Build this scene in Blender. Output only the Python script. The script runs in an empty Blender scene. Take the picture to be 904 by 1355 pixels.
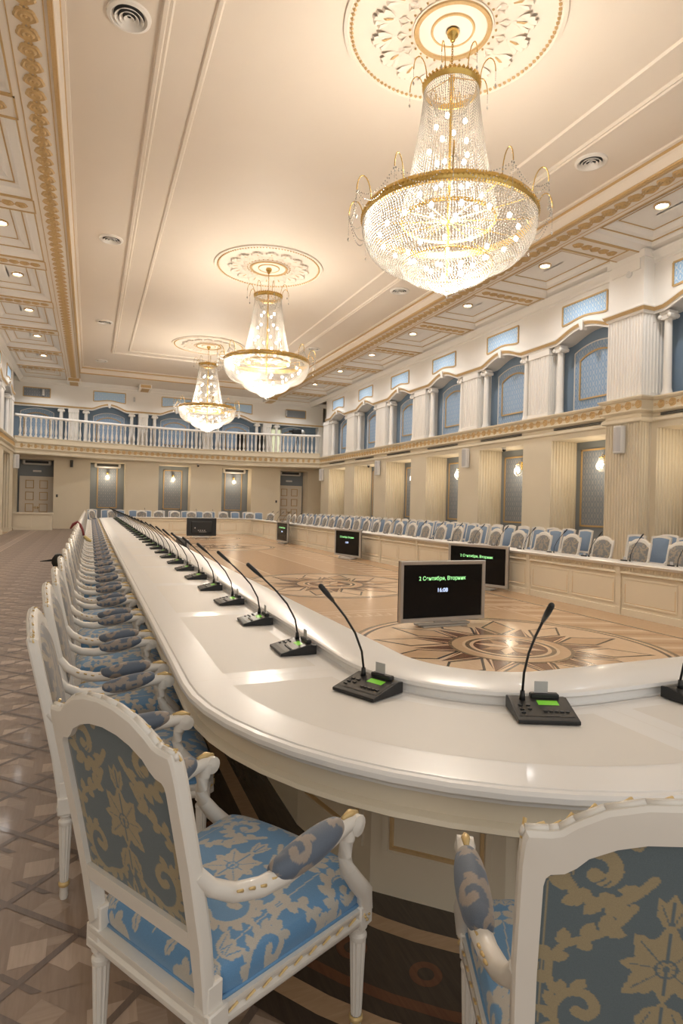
import bpy, math, random
import numpy as np
from mathutils import Vector, Matrix
random.seed(7)
PI = math.pi
S = bpy.context.scene
COL = S.collection
R = math.radians
sin, cos = math.sin, math.cos

# ---------------------------------------------------------------- camera
cam_d = bpy.data.cameras.new('camera'); cam = bpy.data.objects.new('camera', cam_d); COL.objects.link(cam)
cam_d.sensor_width = 36; cam_d.lens = 800/1355*36; cam_d.shift_y = -8/1355
cam_d.clip_start = .05; cam_d.clip_end = 200
yaw, roll = R(22.59), R(1.4)
Rv = Vector((cos(yaw), -sin(yaw), 0)); Uv = Vector((0, 0, 1)); Fv = Vector((sin(yaw), cos(yaw), 0))
rc = Rv*cos(roll)+Uv*sin(roll); uc = Uv*cos(roll)-Rv*sin(roll)
cam.matrix_world = Matrix(((rc.x, uc.x, -Fv.x, 0), (rc.y, uc.y, -Fv.y, 0), (rc.z, uc.z, -Fv.z, 1.55), (0, 0, 0, 1)))
S.camera = cam

# ---------------------------------------------------------------- world, exposure, light levels
S.view_settings.view_transform = 'Standard'; S.view_settings.look = 'None'
S.view_settings.gamma = 1; S.view_settings.use_curve_mapping = False
S.view_settings.exposure = 0.12
W = bpy.data.worlds.new('world'); S.world = W; W.use_nodes = True
W.node_tree.nodes['Background'].inputs[0].default_value = (1, .95, .88, 1)
W.node_tree.nodes['Background'].inputs[1].default_value = .85      # daylight from the open end behind the camera
CHAND_W, SCONCE_W, DOWN_W = 500, 22, 190
WARM, COOL = (1, .90, .78), (1, .98, .96)

def tag(o, label=None, cat=None, group=None, kind=None):
    if label: o['label'] = label
    if cat: o['category'] = cat
    if group: o['group'] = group
    if kind: o['kind'] = kind
    return o
def empty(name, loc=(0, 0, 0), rz=0, parent=None):
    o = bpy.data.objects.new(name, None); COL.objects.link(o); o.location = loc; o.rotation_euler = (0, 0, rz)
    o.empty_display_size = .1
    if parent: o.parent = parent
    return o
KIDS = {}
def copy_tree(o, parent=None):
    c = o.copy(); COL.objects.link(c)
    if parent is not None: c.parent = parent
    for ch in KIDS.get(o.name, []): copy_tree(ch, c)
    return c

# ---------------------------------------------------------------- materials
def mat(name, col, rough=.5, metal=0, spec=.5, coat=0, emit=None, es=0, alpha=None, trans=0, sheen=0):
    m = bpy.data.materials.new(name); m.use_nodes = True
    b = m.node_tree.nodes['Principled BSDF']
    b.inputs['Base Color'].default_value = (*col, 1); b.inputs['Roughness'].default_value = rough
    b.inputs['Metallic'].default_value = metal; b.inputs['Specular IOR Level'].default_value = spec
    b.inputs['Coat Weight'].default_value = coat; b.inputs['Coat Roughness'].default_value = .08
    b.inputs['Transmission Weight'].default_value = trans
    if sheen: b.inputs['Sheen Weight'].default_value = sheen
    if emit: b.inputs['Emission Color'].default_value = (*emit, 1); b.inputs['Emission Strength'].default_value = es
    if alpha is not None: b.inputs['Alpha'].default_value = alpha
    return m
def nd(m, t, **k):
    n = m.node_tree.nodes.new(t)
    for a, v in k.items(): setattr(n, a, v)
    return n
def lk(m, a, b): m.node_tree.links.new(a, b)
def noise_mat(name, c1, c2, scale=3, rough=.5, stretch=(1, 1, 1), detail=3, bump=0, **k):
    m = mat(name, c1, rough, **k); b = m.node_tree.nodes['Principled BSDF']
    tc = nd(m, 'ShaderNodeTexCoord'); mp = nd(m, 'ShaderNodeMapping'); mp.inputs['Scale'].default_value = stretch
    n = nd(m, 'ShaderNodeTexNoise'); n.inputs['Scale'].default_value = scale; n.inputs['Detail'].default_value = detail
    mx = nd(m, 'ShaderNodeMix', data_type='RGBA')
    lk(m, tc.outputs['Object'], mp.inputs[0]); lk(m, mp.outputs[0], n.inputs['Vector']); lk(m, n.outputs['Fac'], mx.inputs[0])
    mx.inputs[6].default_value = (*c1, 1); mx.inputs[7].default_value = (*c2, 1); lk(m, mx.outputs[2], b.inputs['Base Color'])
    if bump:
        bp = nd(m, 'ShaderNodeBump'); bp.inputs['Strength'].default_value = bump; bp.inputs['Distance'].default_value = .01
        lk(m, n.outputs['Fac'], bp.inputs['Height']); lk(m, bp.outputs[0], b.inputs['Normal'])
    return m
def wood_mat(name, c1, c2, rough=.42, grain=(22, 2.2, 2), coat=.08):
    """planks of one timber: grain and board-to-board variation from the face's own attribute"""
    m = mat(name, c1, rough, coat=coat); b = m.node_tree.nodes['Principled BSDF']
    tc = nd(m, 'ShaderNodeTexCoord'); mp = nd(m, 'ShaderNodeMapping'); mp.inputs['Scale'].default_value = grain
    n = nd(m, 'ShaderNodeTexNoise'); n.inputs['Scale'].default_value = 3; n.inputs['Detail'].default_value = 5; n.inputs['Distortion'].default_value = .6
    mx = nd(m, 'ShaderNodeMix', data_type='RGBA')
    lk(m, tc.outputs['Object'], mp.inputs[0]); lk(m, mp.outputs[0], n.inputs['Vector'])
    rp = nd(m, 'ShaderNodeMapRange'); rp.inputs[1].default_value = .3; rp.inputs[2].default_value = .7; lk(m, n.outputs['Fac'], rp.inputs[0])
    lk(m, rp.outputs[0], mx.inputs[0])
    mx.inputs[6].default_value = (*c1, 1); mx.inputs[7].default_value = (*c2, 1); lk(m, mx.outputs[2], b.inputs['Base Color'])
    return m
def damask_mat(name, ground, figure, rough=.55, sheen=.2):
    m = mat(name, ground, rough, sheen=sheen); b = m.node_tree.nodes['Principled BSDF']
    at = nd(m, 'ShaderNodeAttribute', attribute_name='figure'); mx = nd(m, 'ShaderNodeMix', data_type='RGBA')
    tc = nd(m, 'ShaderNodeTexCoord'); n = nd(m, 'ShaderNodeTexNoise'); n.inputs['Scale'].default_value = 600; n.inputs['Detail'].default_value = 1
    lk(m, tc.outputs['Object'], n.inputs['Vector'])
    lk(m, at.outputs['Fac'], mx.inputs[0]); mx.inputs[6].default_value = (*ground, 1); mx.inputs[7].default_value = (*figure, 1)
    m2 = nd(m, 'ShaderNodeMix', data_type='RGBA', blend_type='MULTIPLY'); m2.inputs[0].default_value = .35
    lk(m, mx.outputs[2], m2.inputs[6]); lk(m, n.outputs['Fac'], m2.inputs[7]); lk(m, m2.outputs[2], b.inputs['Base Color'])
    g = nd(m, 'ShaderNodeGamma')
    bp = nd(m, 'ShaderNodeBump'); bp.inputs['Strength'].default_value = .25; bp.inputs['Distance'].default_value = .001
    lk(m, at.outputs['Fac'], bp.inputs['Height']); lk(m, bp.outputs[0], b.inputs['Normal'])
    m.node_tree.nodes.remove(g)
    return m
def ogee_mat(name, ground, figure, axis, kx=2*PI/.22, kz=2*PI/.32, rough=.7):
    """woven wall silk with an ogee trellis; axis is the horizontal object axis the cloth runs along"""
    m = mat(name, ground, rough); b = m.node_tree.nodes['Principled BSDF']
    tc = nd(m, 'ShaderNodeTexCoord'); sp = nd(m, 'ShaderNodeSeparateXYZ'); lk(m, tc.outputs['Object'], sp.inputs[0])
    def mth(op, a, b_=None):
        n = nd(m, 'ShaderNodeMath', operation=op)
        for i, v in enumerate((a, b_)):
            if v is None: continue
            if isinstance(v, (int, float)): n.inputs[i].default_value = v
            else: lk(m, v, n.inputs[i])
        return n.outputs[0]
    a = mth('COSINE', mth('MULTIPLY', sp.outputs[axis], kx)); z = mth('COSINE', mth('MULTIPLY', sp.outputs['Z'], kz))
    s = mth('ABSOLUTE', mth('ADD', a, z))
    line = mth('LESS_THAN', s, .24); core = mth('GREATER_THAN', s, 1.45)
    a2 = mth('COSINE', mth('MULTIPLY', sp.outputs[axis], kx*4)); hole = mth('GREATER_THAN', a2, -.2)
    f = mth('MAXIMUM', line, mth('MULTIPLY', core, hole))
    mx = nd(m, 'ShaderNodeMix', data_type='RGBA'); lk(m, f, mx.inputs[0])
    mx.inputs[6].default_value = (*ground, 1); mx.inputs[7].default_value = (*figure, 1); lk(m, mx.outputs[2], b.inputs['Base Color'])
    return m

M = {}
M['white'] = noise_mat('white_plaster', (.83, .80, .755), (.80, .77, .72), 2, .55)
M['cream'] = noise_mat('cream_plaster', (.72, .64, .49), (.68, .60, .46), 2, .55)
M['ceil'] = noise_mat('ceiling_paint', (.77, .695, .605), (.74, .665, .575), 1.2, .6)
M['soffit'] = noise_mat('soffit_paint', (.78, .71, .62), (.74, .67, .58), 2, .5)
M['gold'] = noise_mat('gilding', (.62, .43, .21), (.48, .32, .14), 30, .5, metal=.15)
M['goldlight'] = noise_mat('gilt_relief', (.70, .50, .27), (.58, .40, .19), 40, .45, metal=.15)
M['bead'] = mat('gilt_bead', (.66, .48, .22), .42, metal=.35)
M['brass'] = mat('polished_brass', (.62, .42, .13), .25, metal=.9)
M['greyblue'] = mat('grey_blue_paint', (.235, .265, .29), .6)
M['niche'] = mat('blue_paint', (.20, .28, .38), .6)
M['silkY'] = ogee_mat('blue_silk_side', (.26, .38, .55), (.40, .48, .58), 'Y')
M['silkX'] = ogee_mat('blue_silk_end', (.26, .38, .55), (.40, .48, .58), 'X')
M['silkbY'] = ogee_mat('bright_silk_side', (.36, .58, .84), (.68, .77, .86), 'Y', 2*PI/.20, 2*PI/.24)
M['silkbX'] = ogee_mat('bright_silk_end', (.36, .58, .84), (.68, .77, .86), 'X', 2*PI/.20, 2*PI/.24)
M['gsilkY'] = ogee_mat('grey_silk_side', (.20, .23, .27), (.30, .31, .32), 'Y')
M['gsilkX'] = ogee_mat('grey_silk_end', (.20, .23, .27), (.30, .31, .32), 'X')
M['door'] = mat('door_paint', (.74, .68, .59), .45)
M['lacquer'] = noise_mat('white_lacquer', (.83, .815, .795), (.81, .795, .775), 3, .30, coat=.12)
M['inset'] = noise_mat('desk_inset', (.745, .715, .67), (.73, .70, .655), 4, .45)
M['tablecream'] = noise_mat('cream_lacquer', (.74, .66, .52), (.70, .62, .485), 3, .35)
M['chairwhite'] = noise_mat('chair_lacquer', (.77, .735, .68), (.73, .69, .63), 14, .34, coat=.15)
M['damask'] = damask_mat('damask_blue', (.135, .32, .57), (.56, .53, .47))
M['damaskback'] = damask_mat('damask_back', (.12, .165, .19), (.38, .31, .185))  # same cloth as the seat; shade on the rear is put into the colour
M['damaskfront'] = damask_mat('damask_front', (.235, .235, .24), (.42, .355, .275))  # same cloth again, its tan sheen at an angle painted into the colours
M['damaskpad'] = damask_mat('damask_pad', (.12, .155, .215), (.35, .295, .25))  # same cloth; brown-grey angle sheen is mixed into the pad colours
M['bluecloth'] = noise_mat('plain_blue_cloth', (.21, .29, .40), (.18, .25, .36), 60, .7)
M['black'] = noise_mat('black_plastic', (.009, .010, .011), (.013, .014, .015), 80, .38)
M['grill'] = mat('dark_grey', (.05, .05, .05), .6)
M['panel'] = mat('graphite_panel', (.030, .029, .027), .3)
M['silver'] = mat('silver_bezel', (.45, .43, .41), .35, metal=.5)
M['screen'] = mat('screen_glass', (.004, .004, .005), .2, spec=.2)
M['lcd'] = mat('green_display', (.10, .28, .02), .3, emit=(.25, .75, .04), es=.35)
M['txt_g'] = mat('green_letters', (.2, .6, .2), .5, emit=(.45, 1, .40), es=1.0)
M['txt_w'] = mat('white_letters', (.6, .7, 1), .5, emit=(.55, .68, 1), es=1.2)
M['card'] = mat('grey_card', (.50, .49, .49), .6)
M['plasticwhite'] = mat('white_plastic', (.70, .69, .67), .4)
M['red'] = mat('dark_red', (.22, .03, .03), .5)
M['yellow'] = mat('yellow_cloth', (.62, .48, .20), .7)
M['doorglow'] = mat('lit_room', (.75, .78, .58), .6, emit=(.80, .85, .55), es=.55)
M['lamp'] = mat('lamp_glass', (1, 1, 1), .5, emit=(1, .97, .92), es=14)
M['bulb'] = mat('bulb_glass', (1, .95, .85), .4, emit=(1, .92, .80), es=22)
M['bulb2'] = mat('sconce_bulb', (1, .95, .85), .4, emit=(1, .88, .66), es=26)
def crystal():
    m = bpy.data.materials.new('crystal'); m.use_nodes = True; nt = m.node_tree; nt.nodes.clear()
    out = nt.nodes.new('ShaderNodeOutputMaterial'); tr = nt.nodes.new('ShaderNodeBsdfTransparent')
    tl = nt.nodes.new('ShaderNodeBsdfTranslucent'); df = nt.nodes.new('ShaderNodeBsdfDiffuse'); gl = nt.nodes.new('ShaderNodeBsdfGlossy')
    tl.inputs[0].default_value = (.46, .44, .41, 1); df.inputs[0].default_value = (.42, .40, .37, 1)
    gl.inputs[0].default_value = (1, .97, .92, 1); gl.inputs['Roughness'].default_value = .25
    a = nt.nodes.new('ShaderNodeMixShader'); b = nt.nodes.new('ShaderNodeMixShader'); c = nt.nodes.new('ShaderNodeMixShader')
    a.inputs[0].default_value = .5; nt.links.new(tl.outputs[0], a.inputs[1]); nt.links.new(df.outputs[0], a.inputs[2])
    b.inputs[0].default_value = .3; nt.links.new(a.outputs[0], b.inputs[1]); nt.links.new(gl.outputs[0], b.inputs[2])
    c.inputs[0].default_value = .85; nt.links.new(tr.outputs[0], c.inputs[1]); nt.links.new(b.outputs[0], c.inputs[2])
    nt.links.new(c.outputs[0], out.inputs[0]); return m
M['crystal'] = crystal()
M['p_light'] = wood_mat('oak_pale', (.52, .41, .33), (.44, .34, .265))
M['p_mid'] = wood_mat('oak_mid', (.33, .245, .185), (.27, .195, .145))
M['p_tan'] = wood_mat('oak_tan', (.41, .315, .245), (.34, .255, .195), grain=(2.2, 22, 2))
M['p_dark'] = wood_mat('oak_smoked', (.20, .148, .122), (.155, .115, .095))
M['i_light'] = wood_mat('maple_inlay', (.68, .50, .34), (.61, .44, .29), .26)
M['i_field'] = wood_mat('beech_field', (.56, .38, .235), (.48, .32, .19), .26, (3, 20, 2))
M['i_field2'] = wood_mat('cherry_field', (.49, .32, .19), (.41, .26, .15), .26, (20, 3, 2))
M['i_red'] = wood_mat('mahogany_inlay', (.19, .085, .045), (.14, .062, .036), .22)
M['i_dark'] = wood_mat('wenge_inlay', (.085, .062, .045), (.06, .044, .034), .22)
M['i_grey'] = wood_mat('walnut_inlay', (.22, .155, .095), (.18, .125, .075), .22)

# ---------------------------------------------------------------- mesh builder
class MB:
    def __init__(s, T=None): s.v = []; s.f = []; s.m = []; s.T = T; s.mi = 0
    def pt(s, p): s.v.append(tuple(s.T(*p)) if s.T else tuple(p)); return len(s.v)-1
    def face(s, idx): s.f.append(tuple(idx)); s.m.append(s.mi)
    def quad(s, a, b, c, d): s.face([s.pt(a), s.pt(b), s.pt(c), s.pt(d)])
    def poly(s, pts): s.face([s.pt(p) for p in pts])
    def box(s, x0, x1, y0, y1, z0, z1, bev=0):
        if bev:
            b = min(bev, abs(x1-x0)*.45, abs(y1-y0)*.45, abs(z1-z0)*.45)
            def ring(i, z): return [s.pt(p) for p in ((x0+i, y0+b, z), (x0+b, y0+i, z), (x1-b, y0+i, z), (x1-i, y0+b, z), (x1-i, y1-b, z), (x1-b, y1-i, z), (x0+b, y1-i, z), (x0+i, y1-b, z))]
            def inner(z): return [s.pt(p) for p in ((x0+b, y0+b*1.01, z), (x0+b*1.01, y0+b, z), (x1-b*1.01, y0+b, z), (x1-b, y0+b*1.01, z), (x1-b, y1-b*1.01, z), (x1-b*1.01, y1-b, z), (x0+b*1.01, y1-b, z), (x0+b, y1-b*1.01, z))]
            rs = [inner(z0), ring(0, z0+b), ring(0, z1-b), inner(z1)]
            for A, B in zip(rs, rs[1:]):
                for i in range(8): s.face((A[i], A[(i+1) % 8], B[(i+1) % 8], B[i]))
            s.face(rs[0][::-1]); s.face(rs[3]); return
        v = [s.pt(p) for p in ((x0, y0, z0), (x1, y0, z0), (x1, y1, z0), (x0, y1, z0), (x0, y0, z1), (x1, y0, z1), (x1, y1, z1), (x0, y1, z1))]
        for q in ((0, 3, 2, 1), (4, 5, 6, 7), (0, 1, 5, 4), (1, 2, 6, 5), (2, 3, 7, 6), (3, 0, 4, 7)): s.face([v[i] for i in q])
    def loops(s, rings, closed=True, cap0=False, cap1=False):
        n = len(rings[0]); ids = [[s.pt(p) for p in r] for r in rings]
        for A, B in zip(ids, ids[1:]):
            for i in range(n if closed else n-1): s.face((A[i], A[(i+1) % n], B[(i+1) % n], B[i]))
        if cap0: s.face(ids[0][::-1])
        if cap1: s.face(ids[-1])
    def lathe(s, prof, c=(0, 0, 0), seg=16, flute=0, cap=True, a0=0, a1=2*PI):
        rings = []
        for r, z in prof:
            rr = []
            for i in range(seg):
                a = a0+(a1-a0)*i/seg; q = r*(1-(flute if i % 2 and r > .008 else 0)); rr.append((c[0]+q*cos(a), c[1]+q*sin(a), c[2]+z))
            rings.append(rr)
        s.loops(rings, True, cap, cap)
    def tube(s, pts, rad, seg=6, cap=True):
        pts = [Vector(p) for p in pts]; n = len(pts); rings = []
        up = Vector((0, 0, 1))
        for i, p in enumerate(pts):
            t = (pts[min(i+1, n-1)]-pts[max(i-1, 0)]).normalized()
            a = t.cross(up)
            if a.length < .05: a = t.cross(Vector((1, 0, 0)))
            a.normalize(); b = a.cross(t)
            r = rad[i] if isinstance(rad, (list, tuple)) else rad
            rings.append([tuple(p+(a*cos(2*PI*k/seg)+b*sin(2*PI*k/seg))*r) for k in range(seg)])
        s.loops(rings, True, cap, cap)
    def octa(s, c, r, h=None):
        h = h or r; x, y, z = c
        v = [s.pt(p) for p in ((x, y, z+h), (x+r, y, z), (x, y+r, z), (x-r, y, z), (x, y-r, z), (x, y, z-h))]
        for i in range(4): s.face((v[0], v[1+i], v[1+(i+1) % 4])); s.face((v[5], v[1+(i+1) % 4], v[1+i]))
    def sphere(s, c, r, seg=8, n=5, sz=1):
        s.lathe([(max(r*sin(PI*i/n), r*.02), -r*sz*cos(PI*i/n)) for i in range(n+1)], c, seg)
    def sweep(s, prof, path, closed=False, dz=None):
        """prof: (offset to the left of travel, z); path: 2-D points"""
        n = len(path); rings = []
        for i, p in enumerate(path):
            p0 = path[i-1] if (i or closed) else None; p1 = path[(i+1) % n] if (i < n-1 or closed) else None
            def nrm(a, b): d = Vector((b[0]-a[0], b[1]-a[1])); d.normalize(); return Vector((-d.y, d.x))
            if p0 is None: m = nrm(p, p1)
            elif p1 is None: m = nrm(p0, p)
            else:
                a, b = nrm(p0, p), nrm(p, p1); m = (a+b); m = m/max(m.length_squared/2, .2)
            rings.append([(p[0]+m.x*o, p[1]+m.y*o, z+(dz[i] if dz else 0)) for o, z in prof])
        if closed: rings.append(rings[0])
        s.loops(rings, False)
    def build(s, name, mats, parent=None, smooth=False, bevel=0):
        me = bpy.data.meshes.new(name); me.from_pydata(s.v, [], s.f)
        if not isinstance(mats, (list, tuple)): mats = [mats]
        for m in mats: me.materials.append(M[m] if isinstance(m, str) else m)
        if max(s.m, default=0): me.polygons.foreach_set('material_index', s.m)
        if smooth: me.polygons.foreach_set('use_smooth', [True]*len(s.f))
        me.update()
        o = bpy.data.objects.new(name, me); COL.objects.link(o)
        if parent: o.parent = parent; KIDS.setdefault(parent.name, []).append(o)
        if bevel:
            b = o.modifiers.new('bevel', 'BEVEL'); b.width = bevel; b.segments = 2; b.limit_method = 'ANGLE'
        if smooth == 'auto' or smooth == 2:
            me.polygons.foreach_set('use_smooth', [True]*len(s.f)); me.set_sharp_from_angle(angle=R(40))
        return o
def ordw(n):
    w = ['zeroth', 'first', 'second', 'third', 'fourth', 'fifth', 'sixth', 'seventh', 'eighth', 'ninth', 'tenth', 'eleventh', 'twelfth', 'thirteenth', 'fourteenth', 'fifteenth', 'sixteenth', 'seventeenth', 'eighteenth', 'nineteenth']
    if n < 20: return w[n]
    t = {2: ('twentieth', 'twenty'), 3: ('thirtieth', 'thirty'), 4: ('fortieth', 'forty')}[n//10]
    return t[0] if n % 10 == 0 else t[1]+'-'+w[n % 10]

# ---------------------------------------------------------------- room dimensions
CX = 4.43; XR, XL = 12.30, -3.44; YF = 34.8; YN = -1.2
Z1, Z2 = 3.72, 4.32            # fascia
ZC, ZB = 8.10, 7.75            # main ceiling, beam soffit
BAY = 3.53; NC = [12.70+BAY*k for k in range(-3, 6)]; PC = [NC[0]-BAY/2+BAY*k for k in range(10)]   # niche and pier centres along the sides
FC, FB = 4.35, 3.5
def TR(a, d, z): return (XR+d, a, z)
def TL(a, d, z): return (XL-d, a, z)
def TF(a, d, z): return (a, YF+d, z)

def fluted(mb, p0, p1, z0, z1, n, dep, nrm):
    """vertical flutes on the plane strip from p0 to p1 (a,d pairs); nrm = inward direction (a,d)"""
    pts = []
    for i in range(n):
        for t, q in ((0, 0), (.18, 0), (.3, .8), (.5, 1), (.7, .8), (.82, 0)):
            u = (i+t)/n; pts.append((p0[0]+(p1[0]-p0[0])*u+nrm[0]*dep*q, p0[1]+(p1[1]-p0[1])*u+nrm[1]*dep*q))
    pts.append(p1)
    mb.loops([[(a, d, z0) for a, d in pts], [(a, d, z1) for a, d in pts]], False)

ROSE = []
def rosette(mb, a, z, r, d=-.02, plane='wall'):
    """small carved rose"""
    def P(x, y, h): return (a+x, d-h, z+y) if plane == 'wall' else (a+x, z+y, d-h)
    seg = 20; rings = []
    for rr, h, k in ((1.0, 0, .07), (.82, .022, .07), (.6, .008, .0), (.42, .028, .0), (.2, .012, 0), (.02, .03, 0)):
        rings.append([P(r*rr*(1+k*cos(5*2*PI*i/seg))*cos(2*PI*i/seg), r*rr*(1+k*cos(5*2*PI*i/seg))*sin(2*PI*i/seg), h) for i in range(seg)])
    mb.loops(rings, True, False, True)
def leafpair(mb, a, z, w, h, d=-.02, plane='wall'):
    def P(x, y, t): return (a+x, d-t, z+y) if plane == 'wall' else (a+x, z+y, d-t)
    for sy in (1, -1):
        mb.poly([P(-w, 0, 0), P(-w*.3, sy*h, .012), P(w*.5, sy*h*.7, .02), P(w, 0, 0), P(0, sy*h*.25, .022)])

# ---------------------------------------------------------------- floor
fl = MB(); fl.box(XL-1.2, XR+1.2, YN-1, YF+1.6, -.2, 0)
floor = fl.build('floor', 'i_field'); tag(floor, kind='structure')
# outer parquet: smoked lattice on the diagonals with pale and tan boards between
pq = MB()
def par(mb, pts, mi, z=.0015): mb.mi = mi; mb.poly([(x, y, z) for x, y in pts])
T = .52
def lat_tile(mb, x0, y0):
    """one repeat: dark straps along both diagonals, straight boards and corner wedges in between"""
    P = lambda u, v: (x0+u*T, y0+v*T)
    par(mb, [P(0, 0), P(1, 0), P(1, 1), P(0, 1)], 1, .0008)
    par(mb, [P(.08, .30), P(.30, .30), P(.30, .52), P(.08, .52)], 0)
    par(mb, [P(.30, .30), P(.52, .08), P(.66, .22), P(.44, .44)], 0)
    par(mb, [P(.30, .52), P(.52, .52), P(.44, .44), P(.30, .44)], 2)
    par(mb, [P(.55, .62), P(.82, .62), P(.82, .80), P(.55, .80)], 0)
    par(mb, [P(.82, .62), P(.98, .46), P(.98, .64), P(.82, .80)], 2)
    par(mb, [P(.10, .78), P(.30, .98), P(.44, .84), P(.24, .64)], 2)
    par(mb, [P(.60, .38), P(.82, .38), P(.92, .28), P(.70, .28)], 2)
    w = .05
    for dz, (a, b) in ((.0025, ((0, 0), (1, 1))), (.0030, ((0, 1), (1, 0)))):
        d = Vector((b[0]-a[0], b[1]-a[1])).normalized(); n = Vector((-d.y, d.x))*w
        for off in (0,):
            par(mb, [P(a[0]+n.x*.5, a[1]+n.y*.5), P(a[0]-n.x*.5, a[1]-n.y*.5), P(b[0]-n.x*.5, b[1]-n.y*.5), P(b[0]+n.x*.5, b[1]+n.y*.5)], 3, dz)
    for u, v in ((.5, .98), (.5, .02)):
        par(mb, [P(u-.2, v), P(u, v+.2*(-1 if v > .5 else 1)), P(u+.2, v)], 1, .0020)
    par(mb, [P(.0, .28), P(.06, .28), P(.30, .04), P(.24, .04)], 3, .0020)
    par(mb, [P(.70, .96), P(.76, .96), P(1.0, .72), P(.94, .72)], 3, .0020)
nx0, nx1 = XL, 2.0
y = -1.04
while y < YF:
    x = -3.38
    while x < 1.9:
        if x < .9 or y < 2.6: lat_tile(pq, x, y)
        x += T
    y += T
for k in range(9):
    for j in range(2): lat_tile(pq, 1.9+.0+k*T, -1.04+j*T) if k else None
pq.build('outer_parquet', ['p_light', 'p_mid', 'p_tan', 'p_dark'], floor)
# pale border strip near the left wall
bd = MB()
for x, w, mi in ((-2.35, .05, 0), (-2.55, .05, 0), (-2.45, .12, 1)): bd.mi = mi; bd.quad((x-w/2, 3, .004), (x+w/2, 3, .004), (x+w/2, 33, .004), (x-w/2, 33, .004))
bd.build('border_strip', ['p_light', 'p_tan'], floor)
# inner floor: chevron bands, strap lines and four inlaid star medallions
il = MB()
def ring(mb, cx, cy, r0, r1, mi, z, n=64):
    mb.mi = mi; a = [[(cx+r*cos(2*PI*i/n), cy+r*sin(2*PI*i/n), z) for i in range(n)] for r in (r0, r1)]; mb.loops(a, True)
MATS_I = ['i_light', 'i_field', 'i_field2', 'i_red', 'i_dark', 'i_grey']
def medallion(cx, cy, R0):
    z = .0022
    ring(il, cx, cy, .001, R0, 0, z, 80)
    ring(il, cx, cy, R0, R0*1.028, 4, z); ring(il, cx, cy, R0*1.028, R0*1.055, 0, z); ring(il, cx, cy, R0*1.055, R0*1.09, 5, z)
    P = lambda r, a: (cx+r*cos(a), cy+r*sin(a))
    n = 12; ri, rm = R0*.40, R0*.68
    for k in range(n):
        a = 2*PI*(k+.5)/n; h = PI/n; ro = R0*(.97 if k % 2 else .90)
        par(il, [P(ri, a-h), P(rm, a), P(ri, a+h)], 3, z+.0006)                         # red wedge behind
    for k in range(n):
        a = 2*PI*k/n; h = PI/n; ro = R0*.965
        kite = [(ri*1.0, a), (rm*.97, a-h*.78), (ro, a), (rm*.97, a+h*.78)]
        if k % 2: kite = [(ri*1.02, a-h*.12), (rm*.96, a-h*.8), (ro*.97, a-h*.05), (rm*1.0, a+h*.7)]
        par(il, [P(r, t) for r, t in kite], 4, z+.0012)
        c = (sum(P(*q)[0] for q in kite)/4, sum(P(*q)[1] for q in kite)/4)
        par(il, [(c[0]+(P(*q)[0]-c[0])*.85, c[1]+(P(*q)[1]-c[1])*.85) for q in kite], 0 if k % 2 else 1, z+.0018)
        a2 = a+h
        par(il, [P(ri, a2-h*.5), P(rm*.98, a2), P(ri, a2+h*.5)], 3, z+.0018)
        # thin pale outline beside each wedge
        for sgn in (1, -1):
            q0, q1 = P(ri, a2+sgn*h*.62), P(rm, a2); q2, q3 = P(rm*1.02, a2), P(ri, a2+sgn*h*.78)
            par(il, [q0, q1, q2, q3], 0, z+.0022)
    ring(il, cx, cy, R0*.39, R0*.415, 5, z+.003); ring(il, cx, cy, R0*.32, R0*.39, 1, z+.003); ring(il, cx, cy, R0*.30, R0*.32, 0, z+.003)
    ring(il, cx, cy, R0*.27, R0*.30, 5, z+.003); ring(il, cx, cy, R0*.245, R0*.27, 0, z+.003)
    ring(il, cx, cy, .001, R0*.245, 3, z+.003)
    for k in range(8):
        a = 2*PI*k/8
        par(il, [P(.004, a), P(R0*.13, a-.36), P(R0*.235, a), P(R0*.13, a+.36)], 0 if k % 2 else 2, z+.004)
        par(il, [P(R0*.12, a-.015+.38), P(R0*.12, a+.015+.38), P(.01, a+.38)], 4, z+.0045)
X0, X1, YA, YB = 1.30, 7.55, 2.1, 30.2
# bands round the room side of the tables
def strip(x0, x1, y0, y1, mi, z=.0012): il.mi = mi; il.quad((x0, y0, z), (x1, y0, z), (x1, y1, z), (x0, y1, z))
strip(X0, X1, YA, YB, 1)
for i in range(0, 54):                                                     # chevron boards
    yy = YA+.3+i*.52
    for xa, xb, sgn in ((2.05, 2.75, 1), (6.05, 6.8, -1)):
        for j in (0, 1):
            par(il, [(xa, yy+.26*j), (xb, yy+.26*j+.3*sgn), (xb, yy+.26*j+.3*sgn+.13), (xa, yy+.26*j+.13)], 2 if j else 0, .0014)
for x in (2.0, 6.82): strip(x, x+.05, YA, YB, 5, .0018)
for x in (3.68, 5.14): strip(x, x+.04, 12.9, 19.4, 0, .0019)
strip(3.72, 5.14, 12.9, 19.4, 2, .0016)
for x in (2.8, 5.98): strip(x, x+.035, YA, YB, 0, .0018)
for y in (8.0, 8.15, 24.2, 24.35): strip(2.1, 6.8, y, y+.045, 0, .0019)
for k in range(14):                                                       # greek-key corners between the medallions
    for sx in (1, -1):
        x = CX+sx*(.4+k*.16); strip(min(x, x+.1*sx), max(x, x+.1*sx), 7.72, 7.76, 0, .0019); strip(x, x+.035, 7.72, 7.9, 0, .0019); 
for cy in (5.55, 11.1, 21.4, 26.8): medallion(CX-.02, cy, 1.66)
def rrp(rad, na=14):
    pts = []
    for cx, cy, a0 in ((2.0, 2.77, 180), (6.9, 2.77, 270), (6.9, 29.53, 0), (2.0, 29.53, 90)):
        for i in range(na+1): a = R(a0+90*i/na); pts.append((cx+rad*cos(a), cy+rad*sin(a)))
    return pts
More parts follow.
